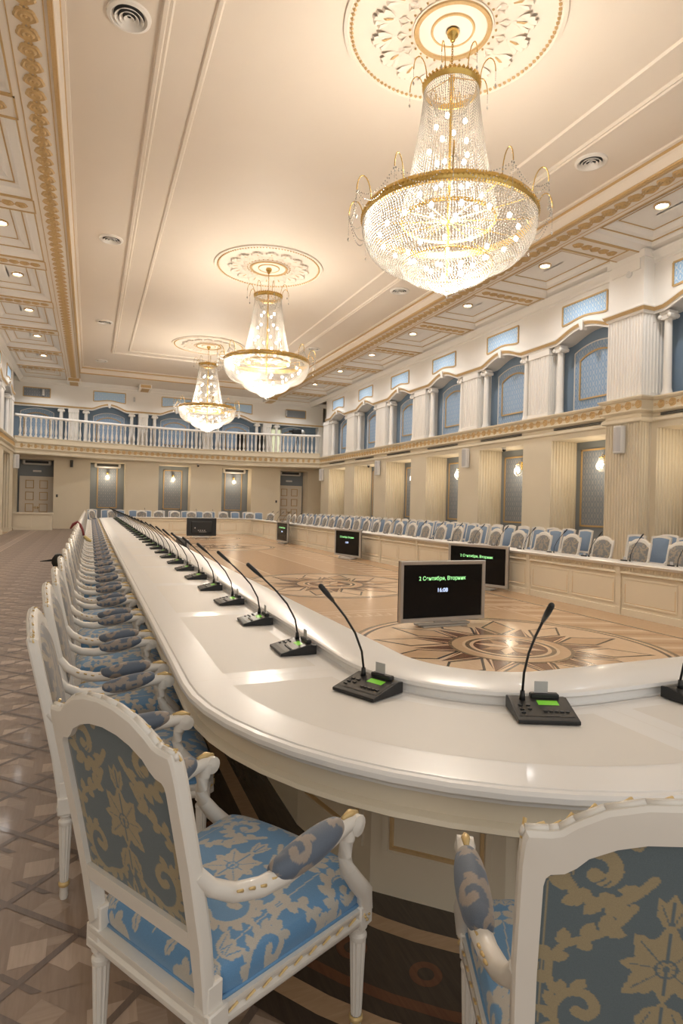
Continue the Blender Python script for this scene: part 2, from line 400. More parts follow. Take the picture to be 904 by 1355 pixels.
for r0, r1, mi, z in ((1.0, 1.62, 4, .0042), (1.62, 1.70, 1, .0046), (1.70, 1.78, 4, .0046), (1.20, 1.27, 1, .0046), (1.52, 1.56, 3, .0046)):
    il.mi = mi; il.loops([[(x, y, z) for x, y in rrp(q)] for q in (r0, r1)], True)
for k in range(40):
    cx_, cy_ = (2-1.40, 2.9+.62*k) if k < 30 else (2-1.40*cos(R((k-30)*11+4)), 2.77-1.40*sin(R((k-30)*11+4)))
    ring(il, cx_, cy_, .028, .055, 3, .0050, 20); ring(il, cx_, cy_, .001, .028, 4, .0050, 12)
    a_ = 0 if k < 30 else R((k-30)*11+9.5)
il.build('floor_inlay', MATS_I, floor)

# ---------------------------------------------------------------- ceiling
ce = MB(); ce.mi = 0; ce.box(-.62, 9.48, YN, YF+1.2, ZC, ZC+.25); ce.mi = 1
ce.box(XL-1.3, -.60, YN, YF+1.2, ZC+.02, ZC+.25); ce.box(9.46, XR+1.3, YN, YF+1.2, ZC+.02, ZC+.25)
ceil = ce.build('ceiling', ['ceil', 'white']); tag(ceil, kind='structure')
def cove_rect(mb, x0, x1, y0, y1, prof, mi=0):
    """closed moulding laid on a rectangle; prof (inset, z)"""
    mb.mi = mi; mb.loops([[(x0+o, y0+o, z), (x1-o, y0+o, z), (x1-o, y1-o, z), (x0+o, y1-o, z)] for o, z in prof], True)
mo = MB()
FY0, FY1 = .3, 32.3
cove_rect(mo, .80, 8.06, 2.0, 28.62, [(-.07, ZC), (-.05, ZC-.05), (0, ZC-.055), (.02, ZC-.03), (.06, ZC-.045), (.09, ZC)])
cove_rect(mo, 1.44, 7.42, 2.7, 27.95, [(-.05, ZC), (-.03, ZC-.035), (.02, ZC-.035), (.05, ZC)])
mo.build('ceiling_moulding', 'ceil', ceil, 2)
co = MB()
P = [(-.0, ZC), (0, ZC-.03), (-.05, ZC-.05)]
cove_rect(co, -.50, 9.36, FY0, FY1, [(.06, ZC), (.05, ZC-.035), (.0, ZC-.05)], 0)
cove_rect(co, -.50, 9.36, FY0, FY1, [(.0, ZC-.05), (-.012, ZC-.055), (-.015, ZC-.085), (-.015, ZC-.10)], 1)
cove_rect(co, -.50, 9.36, FY0, FY1, [(-.015, ZC-.10), (-.06, ZC-.13), (-.09, ZC-.28), (-.09, ZC-.30)], 0)
cove_rect(co, -.50, 9.36, FY0, FY1, [(-.09, ZC-.30), (-.07, ZC-.32), (-.08, ZB-.004), (-.12, ZB-.004)], 1)
co.build('cornice', ['ceil', 'gold', 'goldlight'], ceil)
# beams and coffers of the two aisles
def TA_R(a, b, z): return (10.10+b, a, z)       # b: from the beam towards the wall
def TA_L(a, b, z): return (-1.24-b, a, z)
def beam_orn(mb, a0, a1, b0, b1, z, step=.30, along='a'):
    n = max(1, int(round(((a1-a0) if along == 'a' else (b1-b0))/step)))
    for i in range(n):
        if along == 'a': c = (a0+(i+.5)*(a1-a0)/n, (b0+b1)/2); r = min((b1-b0)*.30, .13)
        else: c = ((a0+a1)/2, b0+(i+.5)*(b1-b0)/n); r = min((a1-a0)*.2, .13)
        rosette(mb, c[0], c[1], r, z, 'ceil'); 
for side, TA, ylo in (('right', TA_R, 6.5), ('left', TA_L, 4.5)):
    bm = MB(TA)
    bm.box(YN, YF, -.64, 0, ZB, ZC+.02); bm.build('ceiling_beam', 'soffit', ceil)
    cb = MB(TA)
    for pc in PC:
        if pc < ylo-2: continue
        cb.box(pc-.31, pc+.31, 0, 2.2, ZB+.004, ZC+.02)
    cb.build('cross_beams', 'soffit', ceil)
    go = MB(TA)
    def line(a0, a1, b0, b1, z, w=.03):
        for (p, q, r_, s_) in ((a0, a1, b0, b0+w), (a0, a1, b1-w, b1), (a0, a0+w, b0, b1), (a1-w, a1, b0, b1)): go.box(p, q, r_, s_, z-.012, z+.002)
    orn = MB(TA)
    go.box(YN, YF-.3, -.64, -.60, ZB-.02, ZB)
    ay = max(ylo, YN)
    nO = int((YF-.4-ay)/.33)
    for q in range(nO): rosette(orn, ay+.33*q, -.33, .15, ZB-.002, 'ceil'); leafpair(orn, ay+.33*q+.165, -.33, .05, .06, ZB-.002, 'ceil')
    go.box(YN, YF-.3, -.56, -.545, ZB-.008, ZB); go.box(YN, YF-.3, -.115, -.10, ZB-.008, ZB)
    for i, pc in enumerate(PC):
        if pc < ylo-2: continue
        tip = 1.52 if (side == 'right' and abs(pc-11.0) < .3) else 1.98
        line(pc-.31, pc+.31, -.02, tip, ZB+.003)
        beam_orn(orn, pc-.31, pc+.31, .12, tip-.1, ZB, .26, 'b')
        nx = pc+BAY
        a0, a1 = pc+.31, min(nx-.31, YF-.1)
        if a1-a0 < 1: continue
        # coffer between this cross beam and the next
        cf = MB(TA)
        def rect(prof, mi):
            cf.mi = mi; cf.loops([[(a0+o, 0+o, z), (a1-o, 0+o, z), (a1-o, 2.2-o, z), (a0+o, 2.2-o, z)] for o, z in prof], True)
        rect([(0, ZB+.01), (.0, ZB-.004), (.03, ZB-.004), (.03, ZB+.02)], 1)
        rect([(.03, ZB+.02), (.07, ZB+.05), (.20, ZB+.10), (.24, ZB+.15), (.30, ZB+.16)], 0)
        rect([(.30, ZB+.16), (.30, ZB+.15), (.325, ZB+.15), (.325, ZB+.17)], 1)
        rect([(.325, ZB+.17), (.42, ZB+.19), (.50, ZB+.26), (.56, ZB+.27)], 0)
        rect([(.56, ZB+.27), (.56, ZB+.26), (.58, ZB+.26), (.58, ZB+.275)], 1)
        rect([(.58, ZB+.275), (1.08, ZB+.276)], 0)
        cf.build('coffer', ['white', 'gold'], ceil, 0)
    go.build('gilt_lines', 'gold', ceil); orn.build('beam_ornament', 'gold', ceil)
# far end bracket blocks under the cornice
fb = MB(); fb.box(-.6, 9.46, 32.42, YF+.2, ZB, ZC+.02); fb.build('end_beam', 'soffit', ceil)
br = MB()
for k in range(-1, 3):
    x = 4.35+(k-.5)*3.5
    br.mi = 0; br.box(x-.32, x+.32, 33.7, YF+.1, ZB-.22, ZB); br.mi = 1; br.box(x-.26, x+.26, 33.68, 33.70, ZB-.18, ZB-.03); br.box(x-.2, x+.2, 33.75, YF, ZB-.235, ZB-.22)
br.build('bracket', ['white', 'gold'], ceil)

# ceiling roses
def ceiling_rose(cy):
    c = (CX, cy); mb = MB()
    mb.mi = 0; mb.lathe([(1.50, ZC), (1.49, ZC-.035), (1.44, ZC-.04), (1.42, ZC-.01), (.55, ZC-.008), (.55, ZC-.03), (.47, ZC-.04), (.45, ZC-.02), (.30, ZC-.015), (.29, ZC-.03), (.10, ZC-.03)], (*c, 0), 72, cap=False)
    mb.mi = 1; mb.lathe([(.53, ZC-.03), (.52, ZC-.055), (.47, ZC-.055), (.46, ZC-.03)], (*c, 0), 56, cap=False)
    mb.lathe([(.30, ZC-.02), (.29, ZC-.04), (.27, ZC-.04), (.26, ZC-.02)], (*c, 0), 48, cap=False)
    n = 110
    for i in range(n):
        a = 2*PI*i/n; mb.octa((c[0]+1.385*cos(a), c[1]+1.385*sin(a), ZC-.02), .032)
    for i in range(30):
        a = 2*PI*i/30; mb.octa((c[0]+.585*cos(a), c[1]+.585*sin(a), ZC-.015), .022)
    for i in range(16):                                                     # acanthus fronds
        a = 2*PI*(i+.5)/16
        def Q(r, t, h): x, y = r*cos(a)-t*sin(a), r*sin(a)+t*cos(a); return (c[0]+x, c[1]+y, ZC-.01-h)
        mb.mi = 0
        for j, (r0, r1, w) in enumerate(((.78, 1.10, .0), (.80, 1.07, .055), (.80, 1.07, -.055), (.84, 1.0, .10), (.84, 1.0, -.10))):
            mb.loops([[Q(r0, w*.4-.012, 0), Q(r0, w*.4+.012, 0)], [Q((r0+r1)/2, w-.032, .02), Q((r0+r1)/2, w+.032, .02)], [Q(r1, w*1.35-.035, .05), Q(r1, w*1.35+.035, .05)], [Q(r1+.03, w*1.4-.02, .012), Q(r1+.03, w*1.4+.02, .012)]], False)
        for w in (.045, -.045):
            mb.loops([[Q(.62, w*.2-.01, 0), Q(.62, w*.2+.01, 0)], [Q(.70, w*1.6-.018, .03), Q(.70, w*1.6+.018, .03)], [Q(.76, w*.4-.01, 0), Q(.76, w*.4+.01, 0)]], False)
        mb.mi = 1
        mb.loops([[Q(.84, -.012, .01), Q(.84, .012, .01)], [Q(.94, -.02, .035), Q(.94, .02, .035)], [Q(.98, -.004, .03), Q(.98, .004, .03)]], False)
    return mb.build('ceiling_rose', ['ceil', 'gold'], ceil)
CY = [7.10, 16.3, 25.5]
for cy in CY: ceiling_rose(cy)

# ---------------------------------------------------------------- side walls
def arch(t, hw=1.0, z=6.35, rise=.27):
    t = min(1, abs(t)/hw); return z+rise*(cos(t*PI/2)**1.2)
def side_wall(name, TT, centres, full, silk, bright, gsilk, wy0, wy1, big=None, hw_pier=.62, up=.43, coloff=.72, mirror=1):
    root = empty(name); tag(root, kind='structure')
    # solid ground behind everything
    w = MB(TT); w.box(wy0, wy1, 1.0, 1.3, 0, ZC); w.mi = 0; w.build('back_wall', 'cream', root)
    fs = MB(TT); segs = []
    lo, hi = min(centres)-BAY/2 if full else centres[0]-FB/2, 0
    bay = BAY if full else FB
    edges = [c-bay/2 for c in centres]+[centres[-1]+bay/2]
    # piers, lower storey
    for e in edges:
        pm = MB(TT); hw = hw_pier
        pm.quad((e-hw, 0, 0), (e+hw, 0, 0), (e+hw, 0, Z1), (e-hw, 0, Z1))
        for s in (-1, 1): fluted(pm, (e+s*hw, 0), (e+s*hw, 1.0), .0, Z1, 9, .03, (-s, 0))
        if full:
            pm.box(e-hw-.02, e+hw+.02, -.025, .4, 0, .18)
        pm.build('lower_pier', 'cream', root)
        if not (e-up < wy0 or e+up > wy1):
            um = MB(TT)
            fluted(um, (e-up, 0), (e+up, 0), Z2+.12, 6.12, 8 if full else 5, .028, (0, 1))
            for s in (-1, 1): fluted(um, (e+s*up, 0), (e+s*up, .30), Z2+.1, 6.3, 4, .02, (-s, 0)); um.box(e+s*up-.01, e+s*up+.01, .30, 1.0, Z2, 6.3)
            um.box(e-up-.02, e+up+.02, -.02, 1.0, Z2, Z2+.12); um.box(e-up-.02, e+up+.02, -.02, 1.0, 6.12, 6.3)
            um.build('upper_pier', 'white', root)
    if big is not None:
        hw, pr = .52, -.35
        bm = MB(TT); bm.mi = 1
        fluted(bm, (big-hw, pr), (big+hw, pr), 0, Z1, 12, .03, (0, 1)); 
        for s in (-1, 1): fluted(bm, (big+s*hw, pr), (big+s*hw, 0), 0, Z1, 4, .03, (-s, 0))
        bm.box(big-hw-.03, big+hw+.03, pr-.03, 0, 0, .2)
        bm.mi = 0
        fluted(bm, (big-hw, pr), (big+hw, pr), Z2, 6.32, 12, .03, (0, 1)); 
        for s in (-1, 1): fluted(bm, (big+s*hw, pr), (big+s*hw, .3), Z2, 6.32, 6, .03, (-s, 0))
        bm.box(big-hw, big+hw, pr, .2, 6.30, ZC); bm.box(big-hw+.1, big+hw-.1, pr-.035, pr, 7.36, ZC)
        bm.box(big-hw-.04, big+hw+.04, pr-.04, .1, 7.62, 7.80)
        bm.build('projecting_pilaster', ['white', 'cream'], root)
    # niches
    for c in centres:
        nm = MB(TT); hn = bay/2-hw_pier
        nm.mi = 0; nm.box(c-hn, c+hn, .96, 1.0, 0, Z1)
        nm.mi = 3; nm.box(c-hn, c+hn, 0, 1.0, Z1-.14, Z1)
        if full or abs(c-FC) < FB*1.5:
            pw = .95 if full else .52
            nm.mi = 1; nm.box(c-pw, c+pw, .945, .96, 1.12, 3.36)
            nm.mi = 2
            for (a0, a1, z0, z1) in ((c-pw, c+pw, 1.12, 1.17), (c-pw, c+pw, 3.31, 3.36), (c-pw, c-pw+.05, 1.12, 3.36), (c+pw-.05, c+pw, 1.12, 3.36)): nm.box(a0, a1, .925, .946, z0, z1)
        nm.build('lower_niche', ['greyblue', gsilk, 'gold', 'cream'], root)
        # upper niche
        un = MB(TT); hu = bay/2-up
        endbay = (not full) and abs(c-FC) > FB*1.5
        DU = .58
        un.mi = 0; un.box(c-hu, c+hu, DU, 1.0, Z2-.1, 6.75)
        N = 16; pw, zt = (.66, 6.17) if full else (.60, 6.15)
        for hwp, zb, ztop, d, mi in ((.88 if full else .78, Z2, zt+.13, DU-.015, 1), (pw, Z2+.42, zt-.12, DU-.025, 1)):
            top = lambda t, h=hwp, zz=ztop: zz-.20*(t/h)**2
            un.mi = mi; pts = [(c-hwp+2*hwp*i/N, top(-hwp+2*hwp*i/N)) for i in range(N+1)]
            un.loops([[(a, d, zb) for a, z in pts], [(a, d, z) for a, z in pts]], False)
            un.mi = 2 if d < DU-.02 else 3
            wd = .045 if un.mi == 2 else .025
            path = [(c-hwp, zb)]+pts+[(c+hwp, zb)]
            for (a, z), (b, y) in zip(path, path[1:]+[path[0]]):
                dd = Vector((b-a, y-z)); dd = dd.normalized() if dd.length > 0 else dd; n = Vector((-dd.y, dd.x))*wd/2
                un.loops([[(a+n.x, d-.004, z+n.y), (a+n.x, d-.03, z+n.y), (a-n.x, d-.03, z-n.y), (a-n.x, d-.004, z-n.y)], [(b+n.x, d-.004, y+n.y), (b+n.x, d-.03, y+n.y), (b-n.x, d-.03, y-n.y), (b-n.x, d-.004, y-n.y)]], True)
        # arched wall over the niche, and its soffit
        un.mi = 4; n = 24
        aa = [c-bay/2+bay*i/n for i in range(n+1)]
        if endbay: zz = [6.35]*(n+1)
        else: zz = [arch((a-c), 1.0 if full else .85) for a in aa]
        zm = [z for z in zz]
        un.loops([[(a, 0, z) for a, z in zip(aa, zz)], [(a, 0, ZC) for a in aa]], False)
        un.loops([[(a, 0, z) for a, z in zip(aa, zz)], [(a, 1.0, z) for a, z in zip(aa, zz)]], False)
        un.build('upper_niche', ['niche', silk, 'gold', 'white', 'white'], root)
        # blue silk panel above
        if endbay: pz0, pz1, pwid, sm = 6.78, 7.25, .62, gsilk
        else: pz0, pz1, pwid, sm = 6.80, 7.34, .80, bright
        bp = MB(TT); aa = [c-pwid+2*pwid*i/10 for i in range(11)]; zb = [pz0+(0 if endbay else .09*cos((a-c)/pwid*PI/2)**2) for a in aa]
        bp.mi = 0; bp.loops([[(a, -.006, z) for a, z in zip(aa, zb)], [(a, -.006, pz1) for a in aa]], False)
        bp.mi = 1; pth = [(aa[0], pz1)]+list(zip(aa, zb))+[(aa[-1], pz1)]
        for (a, z), (b, y) in zip(pth, pth[1:]+[pth[0]]):
            dd = Vector((b-a, y-z)).normalized(); n = Vector((-dd.y, dd.x))*.022
            bp.loops([[(a+n.x, 0, z+n.y), (a+n.x, -.03, z+n.y), (a-n.x, -.03, z-n.y), (a-n.x, 0, z-n.y)], [(b+n.x, 0, y+n.y), (b+n.x, -.03, y+n.y), (b-n.x, -.03, y-n.y), (b-n.x, 0, y-n.y)]], True)
        bp.build('silk_panel', [sm, 'gold'], root)
        # ionic columns
        for s in (-1, 1):
            ca = c+s*(bay/2-(coloff if full else .60))
            if endbay and s*(c-FC) > 0: continue
            cm = MB(TT)
            cm.lathe([(.135, Z2), (.135, Z2+.07), (.12, Z2+.10), (.105, Z2+.16), (.10, Z2+.2), (.085, 6.12)], (ca, .17, 0), 14)
            colm = cm.build('column', 'white', root, 2)
            k = MB(TT); k.box(ca-.13, ca+.13, .03, .31, 6.24, 6.31)
            k.box(ca-.10, ca+.10, .05, .29, 6.12, 6.24)
            for q in (-1, 1):
                rr = [[(ca+q*.125+r_*cos(2*PI*i/10), dd, 6.185+r_*sin(2*PI*i/10)) for i in range(10)] for r_, dd in ((.02, .0), (.055, .02), (.055, .32), (.02, .34))]
                k.loops(rr, True, True, True)
            k.build('capital', 'white', colm)
    # gilt cornice that rises over the arches
    gc = MB(TT); pth = []; 
    for c in centres:
        n = 28; endbay = (not full) and abs(c-FC) > FB*1.5
        for i in range(n):
            a = c-bay/2+bay*i/n; pth.append((a, 0, 6.35 if endbay else arch(a-c, 1.0 if full else .85)))
    pth.append((centres[-1]+bay/2, 0, 6.35))
    if big is not None:
        q = []
        for p in pth:
            if big-.52 <= p[0] <= big+.52: continue
            q.append(p)
            if p[0] < big-.52 <= p[0]+bay/28+.001+0: pass
        out = []; done = False
        for p in q:
            if p[0] > big+.52 and not done:
                out += [(big-.52, 0, 6.35), (big-.52, -.35, 6.35), (big+.52, -.35, 6.35), (big+.52, 0, 6.35)]; done = True
            out.append(p)
        pth = out
    def sweep3(mb, prof, pth):
        # path in (a,d), lifted by z; prof (outward offset towards the room, z)
        rings = []
        for i, p in enumerate(pth):
            def nrm(a, b):
                d = Vector((b[0]-a[0], b[1]-a[1])); d = d.normalized(); return Vector((d.y, -d.x))
            a = nrm(pth[i-1], p) if i else None; b = nrm(p, pth[i+1]) if i < len(pth)-1 else None
            m = (a or b) if (a is None or b is None) else (a+b)
            if a is not None and b is not None: m = m/max(m.length_squared/2, .3)
            rings.append([(p[0]+m.x*o, p[1]+m.y*o, p[2]+z) for o, z in prof])
        mb.loops(rings, False)
    gc.mi = 0; sweep3(gc, [(0, -.06), (.03, -.05), (.035, -.01), (.06, 0)], pth)
    gc.mi = 1; sweep3(gc, [(.06, 0), (.075, .03), (.10, .075)], pth)
    gc.mi = 0; sweep3(gc, [(.10, .075), (.11, .10), (.0, .115)], pth)
    gc.build('gilt_cornice', ['white', 'gold'], root)
    ks = MB(TT)
    for c in centres:
        if (not full) and abs(c-FC) > FB*1.5: continue
        z = 6.62
        ks.loops([[(c-.07, -.14, z+.13), (c+.07, -.14, z+.13), (c+.07, .05, z+.13), (c-.07, .05, z+.13)], [(c-.075, -.13, z+.06), (c+.075, -.13, z+.06), (c+.075, .05, z+.06), (c-.075, .05, z+.06)], [(c-.045, -.09, z-.13), (c+.045, -.09, z-.13), (c+.045, .05, z-.13), (c-.045, .05, z-.13)]], True, True, True)
    ks.build('keystones', 'white', root)
    # cornice at the head of the wall
    hc = MB(TT); hc.mi = 0
    p2 = [(wy0, 0, 0), (wy1, 0, 0)]
    sweep3(hc, [(0, 7.50), (.03, 7.52), (.03, 7.58), (.08, 7.64), (.14, 7.70)], p2)
    hc.mi = 0; sweep3(hc, [(.14, 7.70), (.16, 7.745), (.0, 7.76)], p2); hc.build('head_cornice', ['white', 'gold'], root)
    return root, sweep3
wr, sweep3 = side_wall('wall_right', TR, NC[1:], True, 'silkY', 'silkbY', 'gsilkY', YN, YF+1, big=11.0)
wl, _ = side_wall('wall_left', TL, NC[6:], True, 'silkY', 'silkbY', 'gsilkY', YN, YF+1)
wf, _ = side_wall('wall_far', TF, [FC+FB*k for k in range(-2, 3)], False, 'silkX', 'silkbX', 'gsilkX', XL-1.2, XR+1.2, hw_pier=.88, up=.24)
# plain near part of the side walls (behind and beside the camera)
for nm, TT, yy in (('wall_right', TR, NC[1]-BAY/2-.62), ('wall_left', TL, NC[6]-BAY/2-.62)):
    mb = MB(TT); mb.mi = 0; mb.box(YN, yy, 0, 1, 0, Z1); mb.mi = 1; mb.box(YN, yy, 0, 1, Z1, ZC)
    mb.build('near_wall', ['cream', 'white'], wr if nm == 'wall_right' else wl)

# fascia with gilt frieze on the two sides, balcony across the end
def fascia(TT, pth, root, breaks, hole=None):
    mb = MB(TT)
    mb.mi = 0
    sweep3(mb, [(-.25, Z1), (.02, Z1), (.05, Z1+.03), (.05, Z1+.09), (.02, Z1+.12), (.0, Z1+.13)], pth)
    mb.mi = 2; sweep3(mb, [(.0, Z1+.13), (-.015, Z1+.14), (-.015, Z1+.20), (0, Z1+.21)], pth)
    mb.mi = 0; sweep3(mb, [(0, Z1+.21), (.05, Z1+.23), (.09, Z1+.26), (.09, Z1+.28), (.03, Z1+.30)], pth)
    mb.mi = 1; sweep3(mb, [(.03, Z1+.30), (.03, Z2-.09)], pth)
    mb.mi = 0; sweep3(mb, [(.03, Z2-.09), (.08, Z2-.08), (.12, Z2-.03), (.12, Z2), (-.3, Z2)], pth)
    mb.build('fascia', ['cream', 'cream', 'cream'], root)
fas = [(YN, 0, 0), (11.0-.55, 0, 0), (11.0-.55, -.38, 0), (11.0+.55, -.38, 0), (11.0+.55, 0, 0), (33.0, 0, 0), (YF, 0, 0)]
fascia(TR, fas, wr, None); fascia(TL, [(YN, 0, 0), (YF, 0, 0)], wl, None)
fr = MB(TR); zf = (Z1+.30+Z2-.09)/2
a = 7.2
while a < 32.9:
    d = -.41 if 10.4 < a < 11.6 else -.03
    rosette(fr, a, zf, .10, d); leafpair(fr, a+.15, zf, .045, .035, d); a += .30
fr.build('gilt_frieze', 'goldlight', wr)
fr = MB(TL); a = 24
while a < 32.9: rosette(fr, a, zf, .10, -.03); leafpair(fr, a+.15, zf, .045, .035, -.03); a += .30
fr.build('gilt_frieze', 'goldlight', wl)
vt = MB(TR)
for c in NC[1:]:
    for k in (0, 1): vt.box(c-1.05, c+1.05, .005-.02*1.5, .02, Z1+.145+k*.035, Z1+.16+k*.035)
vt.build('air_slot', 'grill', wr)
# lintel across lower niches already built; balcony arc
SAG = 1.6; YE = 33.0
def arc_y(x): t = (x-CX)/(XR-CX); return YE+SAG*(1-t*t)
NB = 44
arcp = [(XL+(XR-XL)*i/NB, arc_y(XL+(XR-XL)*i/NB)) for i in range(NB+1)]
bal = empty('balcony', (0, 0, 0)); tag(bal, 'white end balcony with gilt rosette frieze and turned balustrade', 'balcony')
bb = MB()
def sw(prof, mi): bb.mi = mi; bb.sweep([(-o, z) for o, z in prof], arcp)
sw([(-.2, Z1), (.02, Z1), (.05, Z1+.03), (.05, Z1+.09), (.0, Z1+.13), (0, Z1+.21), (.05, Z1+.23), (.09, Z1+.26), (.09, Z1+.28), (.03, Z1+.30), (.03, Z2-.09), (.08, Z2-.08), (.12, Z2-.03), (.12, Z2), (.08, Z2), (.06, Z2+.2), (.09, Z2+.21), (.09, Z2+.25), (-.16, Z2+.25), (-.16, Z2)], 0)
bb.mi = 0
for z in (Z1+.005, Z2-.01):
    bb.loops([[(x, y-.0, z) for x, y in arcp], [(x, YF+1, z) for x, y in arcp]], False)
bb.build('balcony_slab', 'cream', bal)
bo = MB(); n = 52
for i in range(n):
    x = XL+.15+(XR-XL-.3)*(i+.5)/n; y = arc_y(x)-.035
    bo.T = lambda a, d, z, x=x, y=y: (x+a, y+d-.0, z)
    rosette(bo, 0, zf, .10, 0); leafpair(bo, .15, zf, .045, .035, 0)
bo.build('gilt_frieze', 'goldlight', bal)
rl = MB(); rl.sweep([(.09, 5.53), (.10, 5.58), (.07, 5.64), (-.07, 5.64), (-.10, 5.58), (-.09, 5.53), (.09, 5.53)], arcp); rl.build('handrail', 'white', bal)
b0 = MB(); b0.box(-.055, .055, -.055, .055, 4.56, 4.66)
b0.lathe([(.045, 4.66), (.03, 4.70), (.045, 4.74), (.062, 4.84), (.058, 4.92), (.035, 5.08), (.025, 5.22), (.03, 5.30), (.045, 5.33), (.03, 5.37), (.04, 5.42), (.04, 5.46)], (0, 0, 0), 10)
b0.box(-.05, .05, -.05, .05, 5.46, 5.55)
nb = 70; first = None
for i in range(nb):
    x = XL+.12+(XR-XL-.24)*(i+.5)/nb
    if first is None: first = o = b0.build('baluster', 'white', bal, 2)
    else: o = first.copy(); COL.objects.link(o); o.parent = bal
    o.location = (x, arc_y(x), 0)
# doors at the two ends of the far wall
def door(n, cx, w=1.42, h=2.62):
    d = empty('door_%d' % n); tag(d, kind='structure')
    mb = MB(TF); mb.box(cx-w/2, cx+w/2, .86, .95, 0, h); mb.box(cx-w/2-.1, cx-w/2, .82, .96, 0, h+.1); mb.box(cx+w/2, cx+w/2+.1, .82, .96, 0, h+.1); mb.box(cx-w/2, cx+w/2, .82, .96, h, h+.1)
    mb.build('leaf', 'door', d)
    g = MB(TF)
    for s in (-1, 1):
        for k in range(4):
            a0, a1 = cx+s*.33-.2, cx+s*.33+.2; z0 = .22+k*.62; z1 = z0+.44
            for q in ((a0, a1, z0, z0+.035), (a0, a1, z1-.035, z1), (a0, a0+.035, z0, z1), (a1-.035, a1, z0, z1)): g.box(q[0], q[1], .835, .86, q[2], q[3])
    g.build('gilt_panel_mouldings', 'gold', d)
    hm = MB(TF)
    for s in (-1, 1): hm.box(cx+s*.05-.012, cx+s*.05+.012, .81, .86, 1.0, 1.14); hm.box(cx+s*.05-.012, cx+s*.05+s*.1, .79, .81, 1.08, 1.1)
    hm.build('handle', 'brass', d)
door(1, -2.62); door(2, 11.32)
d3 = empty('door_3'); tag(d3, kind='structure')
mb = MB(TF); mb.box(10.0, 10.55, .50, .56, Z2, 6.05); mb.build('open_doorway', 'doorglow', d3)
mb = MB(TF); mb.box(9.93, 10.0, .46, .57, Z2, 6.12); mb.box(10.55, 10.62, .46, .57, Z2, 6.12); mb.box(9.93, 10.62, .46, .57, 6.05, 6.12); mb.build('frame', 'white', d3)
# low white partition in front of the left door
pm = MB(); pm.box(-3.42, -1.72, 33.15, 33.5, 0, .78); pm.box(-3.44, -1.68, 33.08, 33.55, .78, .86)
for x0, x1 in ((-3.3, -2.62), (-2.54, -1.86)): pm.box(x0, x1, 33.13, 33.16, .14, .66)
pm.box(-3.43, -1.7, 33.11, 33.5, 0, .1)
o = pm.build('low_partition', 'tablecream'); tag(o, 'low white panelled partition in front of the far left door', 'partition')

# ---------------------------------------------------------------- conference table (rounded ring)
TX0, TX1, TY0, TY1 = 2.0, 6.9, 2.77, 29.53         # centres of the corner arcs
HALFY = (TY0+TY1)/2
def rr(r, na=14):
    pts = []
    for cx, cy, a0 in ((TX0, TY0, 180), (TX1, TY0, 270), (TX1, TY1, 0), (TX0, TY1, 90)):
        for i in range(na+1):
            a = R(a0+90*i/na); pts.append((cx+r*cos(a), cy+r*sin(a)))
    return pts
def ringmesh(mb, prof, na=14):
    rings = [[(x, y, z) for x, y in rr(r, na)] for r, z in prof]; mb.loops(rings, True)
table = empty('conference_table', (0, 0, 0))
tag(table, 'huge white lacquered ring conference table with rounded corners and raised inner ledge', 'table')
mb = MB(); ringmesh(mb, [(.79, .74), (1.55, .74), (1.565, .739), (1.57, .732), (1.575, .738), (1.595, .738), (1.605, .728), (1.605, .712), (1.59, .70), (1.57, .695), (1.565, .68)])
mb.build('desktop', 'lacquer', table, 2)
mb = MB(); ringmesh(mb, [(1.565, .70), (1.552, .69), (1.552, .62), (1.575, .61), (1.58, .595), (1.565, .585), (1.50, .585), (1.50, .73)]); mb.build('apron', 'tablecream', table, 2)
mb = MB(); ringmesh(mb, [(.80, .735), (.80, .765), (.815, .768), (.825, .778), (.82, .792), (.80, .80), (.53, .80), (.505, .795), (.50, .785), (.515, .77), (.53, .765), (.53, .75), (.55, .745)])
mb.build('raised_ledge', 'lacquer', table, 2)
# dark cable slots under the ledge
mb = MB(); ringmesh(mb, [(.835, .742), (.812, .7425), (.812, .768)]); 
mb.build('ledge_foot', 'lacquer', table, 2)
sl = MB()
def slot(p0, p1):
    d = Vector((p1[0]-p0[0], p1[1]-p0[1])).normalized(); n = Vector((-d.y, d.x))
    for sg in (1,):
        sl.loops([[(p[0]+n.x*t, p[1]+n.y*t, z) for t, z in ((-.03, .741), (.0, .758), (.03, .741))] for p in (p0, p1)], False)
mb = MB(); ringmesh(mb, [(.56, .765), (.56, .735), (.58, .725), (.585, .665), (.565, .655), (.56, .64), (.57, .635), (.60, .62), (.605, .11), (.585, .10), (.58, .0)]); 
mb.build('inner_base', 'tablecream', table, 2)
